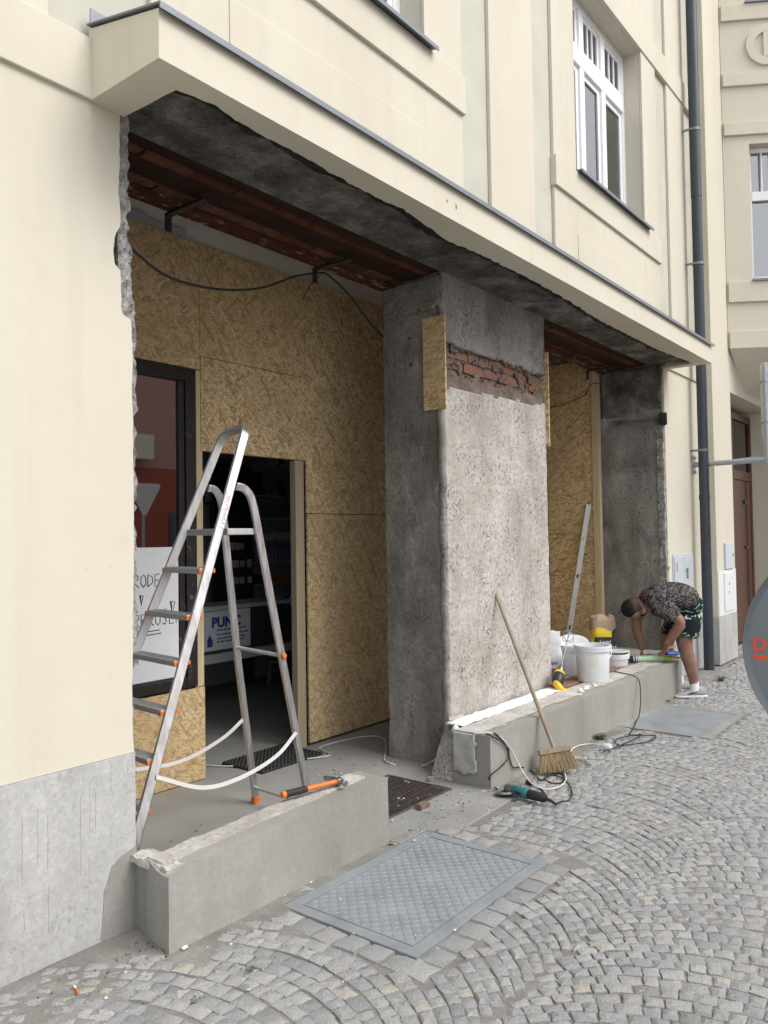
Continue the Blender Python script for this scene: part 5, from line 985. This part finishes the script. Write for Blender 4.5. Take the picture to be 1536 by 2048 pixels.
Sg = thing('shop_sign', 'white shop sign with black border high on the shop back wall', 'sign', (6.75, 6.85, 2.5)); part(Sg, 'plate', 'paper', 6.58, 7.2, 6.84, 6.855, 2.45, 2.62, .004); text('lettering', 'Jsi', .13, 'marker', Sg, (6.68, 6.838, 2.49), (1, 0, 0), (0, 0, 1), .001, .002)
ringf = MB().box(6.60, 7.18, 6.836, 6.839, 2.463, 2.472).box(6.60, 7.18, 6.836, 6.839, 2.598, 2.607).box(6.60, 6.609, 6.836, 6.839, 2.472, 2.598); ringf.obj('border', 'marker', Sg)
Ct = thing('shop_counter', 'dark shop counter with pale top and white plinth shelf', 'counter', (5.2, 5.75, 0))
part(Ct, 'top', 'shelf_white', 4.2, 6.6, 5.57, 6.0, .962, 1.0, .003); part(Ct, 'front', 'dark_panel', 4.2, 6.6, 5.61, 5.63, .60, .961); part(Ct, 'shelf', 'shelf_white', 4.2, 6.6, 5.58, 5.95, .495, .575, .003); part(Ct, 'side', 'dark_panel', 6.58, 6.6, 5.64, 6.0, .0, .96); part(Ct, 'side', 'dark_panel', 4.2, 4.22, 5.64, 6.0, .0, .96)
Po = thing('poster', 'white poster with big blue PUNC lettering on the shop counter front', 'poster', (4.8, 5.6, .6)); part(Po, 'sheet', 'paper', 4.53, 5.09, 5.604, 5.606, .605, .955)
text('lettering', 'PUNC', .125, 'poster_blue', Po, (4.63, 5.6025, .81), (1, 0, 0), (0, 0, 1), .0005, .006)
m = MB(); m.prism([(4.58, .64), (4.64, .64), (4.64, .70), (4.615, .735), (4.605, .76), (4.60, .735), (4.58, .70)], 'Y', 5.6028, 5.6035); m.obj('bottle_picture', 'poster_blue', Po)
m = MB()
for z in (.775, .735, .70, .67):
    x = 4.69
    while x < 5.02: l = rb.uniform(.012, .04); m.box(x, x+l, 5.6028, 5.6035, z, z+.014); x += l+.01
m.obj('small_print', 'poster_blue', Po)['kind'] = 'stuff'
Bs = thing('blue_box', 'blue box with white oval emblem standing at the counter edge', 'box', (5.6, 5.6, .93)); part(Bs, 'carton', 'poster_blue', 5.54, 5.70, 5.575, 5.60, .925, 1.035, .002); MB().lathe([(0, 0), (.05, 0), (.05, .002), (0, .002)], (5.62, 5.5745, .985), 24, (0, -1, 0)).obj('oval', 'paper', Bs)
St = thing('stool', 'small green plastic stool in the dark shop', 'stool', (6.3, 6.3, 0)); MB().box(6.10, 6.40, 6.15, 6.42, .235, .262).obj('seat', 'stool_green', St, .008)
for dx in (6.10, 6.37):
    for dy in (6.15, 6.39): MB().rings([[(dx+.015+a*.018, dy+.015+b*.018, .236) for a, b in ((-1, -1), (1, -1), (1, 1), (-1, 1))], [(dx+.015+a*.015+(.03 if dx > 6.2 else -.03), dy+.015+b*.015+(.02 if dy > 6.2 else -.02), .0) for a, b in ((-1, -1), (1, -1), (1, 1), (-1, 1))]]).obj('leg', 'stool_green', St, .003)
# ================================================================== ACROSS THE STREET (seen only mirrored in the glass)
Oh = thing('opposite_house', 'pink and red house across the street, mirrored in the shop window', 'building', (15, -11, 0))
part(Oh, 'wall', 'house_red', 6, 30, -18, -11, 0, 3.7); part(Oh, 'wall', 'house_pink', 6, 30, -18, -11.02, 3.701, 8.0); part(Oh, 'cornice', 'house_pink', 5.9, 30.1, -18, -10.8, 7.7, 8.0); part(Oh, 'roof', 'slate', 5.8, 30.2, -18.1, -10.7, 8.001, 8.3)
for x in (8, 11, 17, 20, 23):
    f = part(Oh, 'window', 'white_frame', x, x+1.2, -11.0, -10.97, 4.6, 6.6); part(f, 'pane', 'house_glass', x+.1, x+1.1, -10.969, -10.96, 4.7, 6.5)
part(Oh, 'shop_window', 'house_glass', 14.6, 18, -10.99, -10.96, .5, 2.4); part(Oh, 'sign_box', 'cream_plastic', 12.6, 13.8, -10.99, -10.6, 3.9, 4.6)
Ys = thing('yield_sign', 'back of a yield sign on a post, mirrored in the shop window', 'sign', (10.9, -7, 0)); MB().tube([(10.9, -7, 0), (10.9, -7, 2.9)], .035, 12).obj('post', 'galvanised', Ys, 0, 40); MB().prism([(10.5, 2.9), (11.3, 2.9), (11.34, 2.84), (10.94, 2.16), (10.86, 2.16), (10.46, 2.84)], 'Y', -6.96, -6.95).obj('plate', 'aluminium', Ys)
# ================================================================== THE MAN bending over the end of the wall
O_ = Vector((7.93, 2.475, 0)); PL = Vector((-.617, .787, 0)); PD = Vector((.787, .617, 0))
def W_(l, d, z): return O_+PL*l+PD*d+Vector((0, 0, z-.032*min(1, max(0, (z-.68)/.2))))
Pn = thing('person', 'man in patterned shirt and leaf print shorts bending over the long stub wall', 'person', O_)
def skin(name, J, Eg, root, mat, par, sub=2):
    ks = list(J); me = bpy.data.meshes.new(name); me.from_pydata([W_(*J[k][:3]) for k in ks], [(ks.index(a), ks.index(b)) for a, b in Eg], []); o = link(name, me, mat, par)
    m = o.modifiers.new('skin', 'SKIN'); m.use_smooth_shade = True
    for i, k in enumerate(ks): r = J[k][3]; v = me.skin_vertices[0].data[i]; v.radius = (r*1.08, r*1.08); v.use_root = (k == root)
    s = o.modifiers.new('sub', 'SUBSURF'); s.levels = s.render_levels = sub; return o
J = dict(pel=(-.05, .11, .90, .105), wai=(.06, .11, .985, .10), che=(.22, .11, .985, .115), upp=(.35, .11, .95, .11), nek=(.415, .11, .925, .058), hb=(.455, .11, .90, .078), hd=(.505, .11, .878, .092), cr=(.565, .11, .862, .07), jaw=(.45, .11, .82, .052), nos=(.50, .11, .775, .022),
         nhp=(-.03, .03, .85, .078), nth=(.055, .0, .62, .088), nkn=(.045, -.01, .465, .070), nca=(.0, -.01, .335, .066), nan=(-.035, -.01, .13, .042), nhe=(-.03, -.01, .07, .036),
         fhp=(-.03, .2, .85, .08), fth=(.08, .25, .64, .078), fkn=(.13, .27, .46, .062), fca=(.07, .28, .33, .055), fan=(.0, .29, .13, .038), fhe=(.0, .29, .07, .036),
         nsh=(.27, -.06, .915, .07), nel=(.105, -.125, .745, .054), nfo=(.155, -.09, .65, .053), nwr=(.215, -.045, .545, .034), nha=(.235, -.035, .50, .034),
         fsh=(.38, .26, .90, .065), fup=(.42, .285, .77, .060), fel=(.415, .29, .645, .054), ffo=(.40, .27, .56, .050), fwr=(.385, .25, .465, .034), fha=(.382, .24, .42, .034))
Eg = [('pel', 'wai'), ('wai', 'che'), ('che', 'upp'), ('upp', 'nek'), ('nek', 'hb'), ('hb', 'hd'), ('hd', 'cr'), ('hb', 'jaw'), ('hd', 'nos'), ('pel', 'nhp'), ('nhp', 'nth'), ('nth', 'nkn'), ('nkn', 'nca'), ('nca', 'nan'), ('nan', 'nhe'), ('pel', 'fhp'), ('fhp', 'fth'), ('fth', 'fkn'), ('fkn', 'fca'), ('fca', 'fan'), ('fan', 'fhe'),
      ('upp', 'nsh'), ('nsh', 'nel'), ('nel', 'nfo'), ('nfo', 'nwr'), ('nwr', 'nha'), ('upp', 'fsh'), ('fsh', 'fup'), ('fup', 'fel'), ('fel', 'ffo'), ('ffo', 'fwr'), ('fwr', 'fha')]
skin('body', J, Eg, 'pel', 'skin', Pn)
def fingers(name, base, fwd, side, dn, mat='skin'):
    """four curled fingers of unequal length and a thumb leaving the side of the palm"""
    m = MB(); b = W_(*base); f, s, d = [(PL*v[0]+PD*v[1]+Vector((0, 0, v[2]))).normalized() for v in (fwd, side, dn)]
    for i, L in enumerate((.070, .080, .075, .058)):
        p = b+s*(-.028+.0187*i)+f*.012; m.tube([p, p+f*L*.4, p+f*L*.72+d*L*.22, p+f*L*.82+d*L*.55, p+f*L*.74+d*L*.75], [.0105, .010, .0092, .0083, .006], 8)
    p = b-s*.026-f*.012; m.tube([p, p-s*.022+f*.016, p-s*.026+f*.042+d*.012, p-s*.016+f*.058+d*.022], [.013, .0115, .010, .007], 8)
    m.rings([[b+s*a+f*e+d*c for a, c in ((-.036, -.012), (0, -.016), (.034, -.011), (.034, .012), (0, .014), (-.036, .012))] for e in (-.045, -.02, .012, .026)])
    o = m.obj(name, mat, Pn, 0, 60); sd = o.modifiers.new('sub', 'SUBSURF'); sd.levels = sd.render_levels = 1; return o
fingers('hand', (.238, -.035, .485), (.35, .0, -.9), (.25, 1, 0), (.55, .3, -.1)); fingers('hand', (.382, .238, .405), (.15, -.35, -.8), (-.5, .8, 0), (.2, -.7, -.35))
def loft(name, rings, mat, par, n=28, sub=1, wr=.018, sc=9):
    """cloth: rings (centre l,d,z, along vector, half width across, half thickness)"""
    m = MB(); R = []
    for (c, ax, hw, ht) in rings:
        hw *= 1.05; ht *= 1.05
        c = W_(*c); a = (PL*ax[0]+PD*ax[1]+Vector((0, 0, ax[2]))).normalized(); u = (PD-a*PD.dot(a)).normalized(); v = a.cross(u); ring = []
        for j in range(n):
            t = 2*math.pi*j/n; p = c+u*hw*math.cos(t)+v*ht*math.sin(t); fo = p-PL*p.dot(PL)*.65; ring.append(p+(p-c).normalized()*wr*(.7*fbm(p, sc, 3)+.6*abs(fbm(fo, sc*1.6, 2))-.15))
        R.append(ring)
    m.rings(R); return m
# shirt
m = loft('shirt', [((-.085, .11, .925), (1, 0, .6), .155, .105), ((-.05, .11, .955), (1, 0, .6), .178, .128), ((.0, .11, .975), (1, 0, .45), .185, .146), ((.08, .11, .99), (1, 0, .1), .19, .152), ((.17, .11, .975), (1, 0, -.1), .202, .162), ((.26, .11, .952), (1, 0, -.25), .21, .163), ((.33, .11, .935), (1, 0, -.35), .202, .14), ((.375, .11, .94), (1, 0, -.4), .165, .098), ((.405, .11, .93), (1, 0, -.45), .10, .078), ((.415, .11, .926), (1, 0, -.5), .078, .068)], 'shirt', Pn)
m2 = loft('s', [((.33, .02, .93), (-.5, -.7, -.4), .10, .095), ((.275, -.05, .91), (-.6, -.5, -.5), .092, .095), ((.215, -.085, .855), (-.65, -.3, -.65), .078, .088), ((.175, -.10, .81), (-.65, -.2, -.7), .074, .082), ((.155, -.105, .79), (-.65, -.2, -.7), .070, .078)], 'shirt', Pn)
m3 = loft('s', [((.34, .19, .92), (.3, .7, -.5), .10, .095), ((.385, .255, .895), (.3, .4, -.8), .085, .09), ((.41, .28, .82), (.2, .15, -.95), .072, .08), ((.418, .285, .77), (.05, .05, -1), .068, .076)], 'shirt', Pn)
m.add(m2.v, m2.f); m.add(m3.v, m3.f); o = m.obj('shirt', 'shirt', Pn, 0, 80); sd = o.modifiers.new('sub', 'SUBSURF'); sd.levels = sd.render_levels = 1
# shorts
m = loft('sh', [((-.055, .11, .965), (-.5, 0, -1), .165, .118), ((-.055, .11, .92), (-.3, 0, -1), .178, .126), ((-.035, .11, .86), (0, 0, -1), .185, .124), ((-.015, .11, .80), (0, 0, -1), .18, .12)], 'shorts', Pn)
for cs_, dx in ((0, (0, 0)), (1, (.05, .24))):
    q = loft('l', [((-.03+dx[0]*.1, .025+dx[1]*.78, .84), (.1, 0, -1), .105, .118), ((-.012+dx[0]*.4, .01+dx[1]*.95, .76), (.1, 0, -1), .105, .115), ((.008+dx[0]*.8, dx[1], .67), (.1, 0, -1), .103, .112), ((.018+dx[0], -.003+dx[1], .60), (.1, 0, -1), .104, .113), ((.018+dx[0], -.003+dx[1], .565), (.05, 0, -1), .104, .114)], 'shorts', Pn, 28, 1, .014, 11); m.add(q.v, q.f)
o = m.obj('shorts', 'shorts', Pn, 0, 80); sd = o.modifiers.new('sub', 'SUBSURF'); sd.levels = sd.render_levels = 1
bt = MB().lathe([(0, 0), (.011, 0), (.011, .002), (0, .002)], W_(.03, -.108, .60), 12, tuple(-PD)); bt.obj('badge', 'white_plastic', Pn)
# hair: a close cap over crown and back of the head
m = MB(); hc = W_(.512, .11, .880); a = (PL*1+Vector((0, 0, -.22))).normalized(); u = PD; v = a.cross(u); R = []
if v.z < 0: v = -v
for i in range(13):
    f = -.62+1.62*i/12; r = math.sqrt(max(0, 1-f*f)); R.append([hc+a*f*.112+u*r*.092*math.cos(t)+v*(r*(.100 if math.sin(t) > 0 else .088)*math.sin(t)+.004) for t in [2*math.pi*j/24 for j in range(24)]])
# leave the face free: push the lower back ring points up towards the skull
for i, r in enumerate(R):
    for j, p in enumerate(r):
        s_ = math.sin(2*math.pi*j/24)
        if s_ < -.25 and i < 8: r[j] = p+v*(.05*(-s_-.25)*(8-i)/8)*1.2
        r[j] = r[j]+(r[j]-hc).normalized()*.002*fbm(r[j], 60, 2)
k = NT('hair'); p = k.pos(); x = k.n('VectorMath', operation='DOT_PRODUCT'); k.put(x.inputs[0], p); x.inputs[1].default_value = tuple(a); f = k.math('SUBTRACT', x.outputs['Value'], hc.dot(a))
k.col(k.mix(k.ramp(k.math('ADD', f, k.math('MULTIPLY', k.noise(p, 90, 3), .03)), [(-.02, .6), (.035, 0.0)]), (.011, .0095, .009), (.10, .06, .045)), .7, spec=.25); k.bump(k.noise(p, 420, 3), .8, .004); MAT['hair'] = k.m
m.rings(R); m.obj('hair', 'hair', Pn, 0, 80)
for d_ in (.010, .210):
    e = MB(); ec = W_(.432, d_, .868); e.rings([[ec+(PL*math.cos(t)*rx+Vector((0, 0, 1))*math.sin(t)*rz)*k_+PD*((d_-.11)*.12+off) for t in [2*math.pi*j/12 for j in range(12)]] for k_, off, rx, rz in ((.6, 0.008 if d_ < .1 else -.008, .018, .028), (1, 0, .018, .03), (.85, -.006 if d_ < .1 else .006, .018, .03), (.4, -.003 if d_ < .1 else .003, .018, .03))]); e.obj('ear', 'skin', Pn, 0, 70)
# socks and trainers
for l0_, d0_, nm in ((-.035, -.01, 0), (.0, .29, 1)):
    MB().tube([W_(l0_+.003, d0_, .155), W_(l0_, d0_, .10), W_(l0_+.005, d0_, .05)], [.043, .044, .045], 16).obj('sock', 'sock', Pn, 0, 60)
    m = MB(); R = []
    for x, hw, zt in ((-.108, .018, .05), (-.10, .032, .088), (-.07, .04, .105), (-.03, .042, .108), (.01, .043, .098), (.055, .046, .078), (.10, .049, .062), (.145, .045, .05), (.175, .030, .038), (.188, .012, .026)):
        R.append([W_(l0_+x, d0_+hw*math.cos(t), .018+max(0, (zt-.018))*math.sin(t)**.8 if math.sin(t) > 0 else .018) for t in np.linspace(0, math.pi, 13)])
    sh = m.rings(R).obj('shoe', 'shoe_grey', Pn, 0, 60); sd = sh.modifiers.new('sub', 'SUBSURF'); sd.levels = sd.render_levels = 1
    m = MB(); pr = [(-.118, .018), (-.105, .038), (-.06, .043), (.0, .044), (.06, .048), (.11, .052), (.155, .047), (.185, .032), (.198, .012)]
    out = [W_(l0_+x, d0_+h, 0) for x, h in pr]+[W_(l0_+x, d0_-h, 0) for x, h in pr[::-1]]; m.rings([[p+Vector((0, 0, .004)) for p in out], [p+Vector((0, 0, .022)) for p in out]]); m.obj('sole', 'shoe_dark' if 0 else 'sock', sh, .004, 60)
    m = MB()
    for i in range(4): m.obox(W_(l0_+.035+.02*i, d0_, .098-.009*i), PL*.005, PD*.05, (0, 0, .006))
    m.obox(W_(l0_+.02, d0_-.0465, .05), PL*.075+Vector((0, 0, -.022)), PD*.002, (0, 0, .012)); m.obox(W_(l0_+.055, d0_-.0475, .046), PL*.05+Vector((0, 0, -.02)), PD*.002, (0, 0, .010)); m.obj('trim', 'shoe_dark', sh, .001)['kind'] = 'stuff'
Tw = thing('trowel', 'trowel with wooden grip and blue cloth in the hand of the bending man', 'trowel', W_(.2, -.02, .46))
MB().tube([W_(.225, -.03, .475), W_(.15, -.05, .505)], [.010, .012], 10).obj('grip', 'stick_wood', Tw, 0, 50)
m = MB(); rg_ = [[W_(.24-.12*f+.004*fbm((f*9, j, 0), 1), -.05+.05*math.cos(t), .435+.018*math.sin(t)*(1-.3*f)+.008*fbm((f*6, j*.7, 2), 1)) for j, t in enumerate([2*math.pi*q/14 for q in range(14)])] for f in np.linspace(0, 1, 7)]
m.rings(rg_).obj('cloth', 'blue_plastic', Tw, 0, 70)
MB().obox(W_(.20, -.03, .412), PL*.16, PD*.07, (0, 0, .004)).obj('blade', 'steel', Tw, .001)
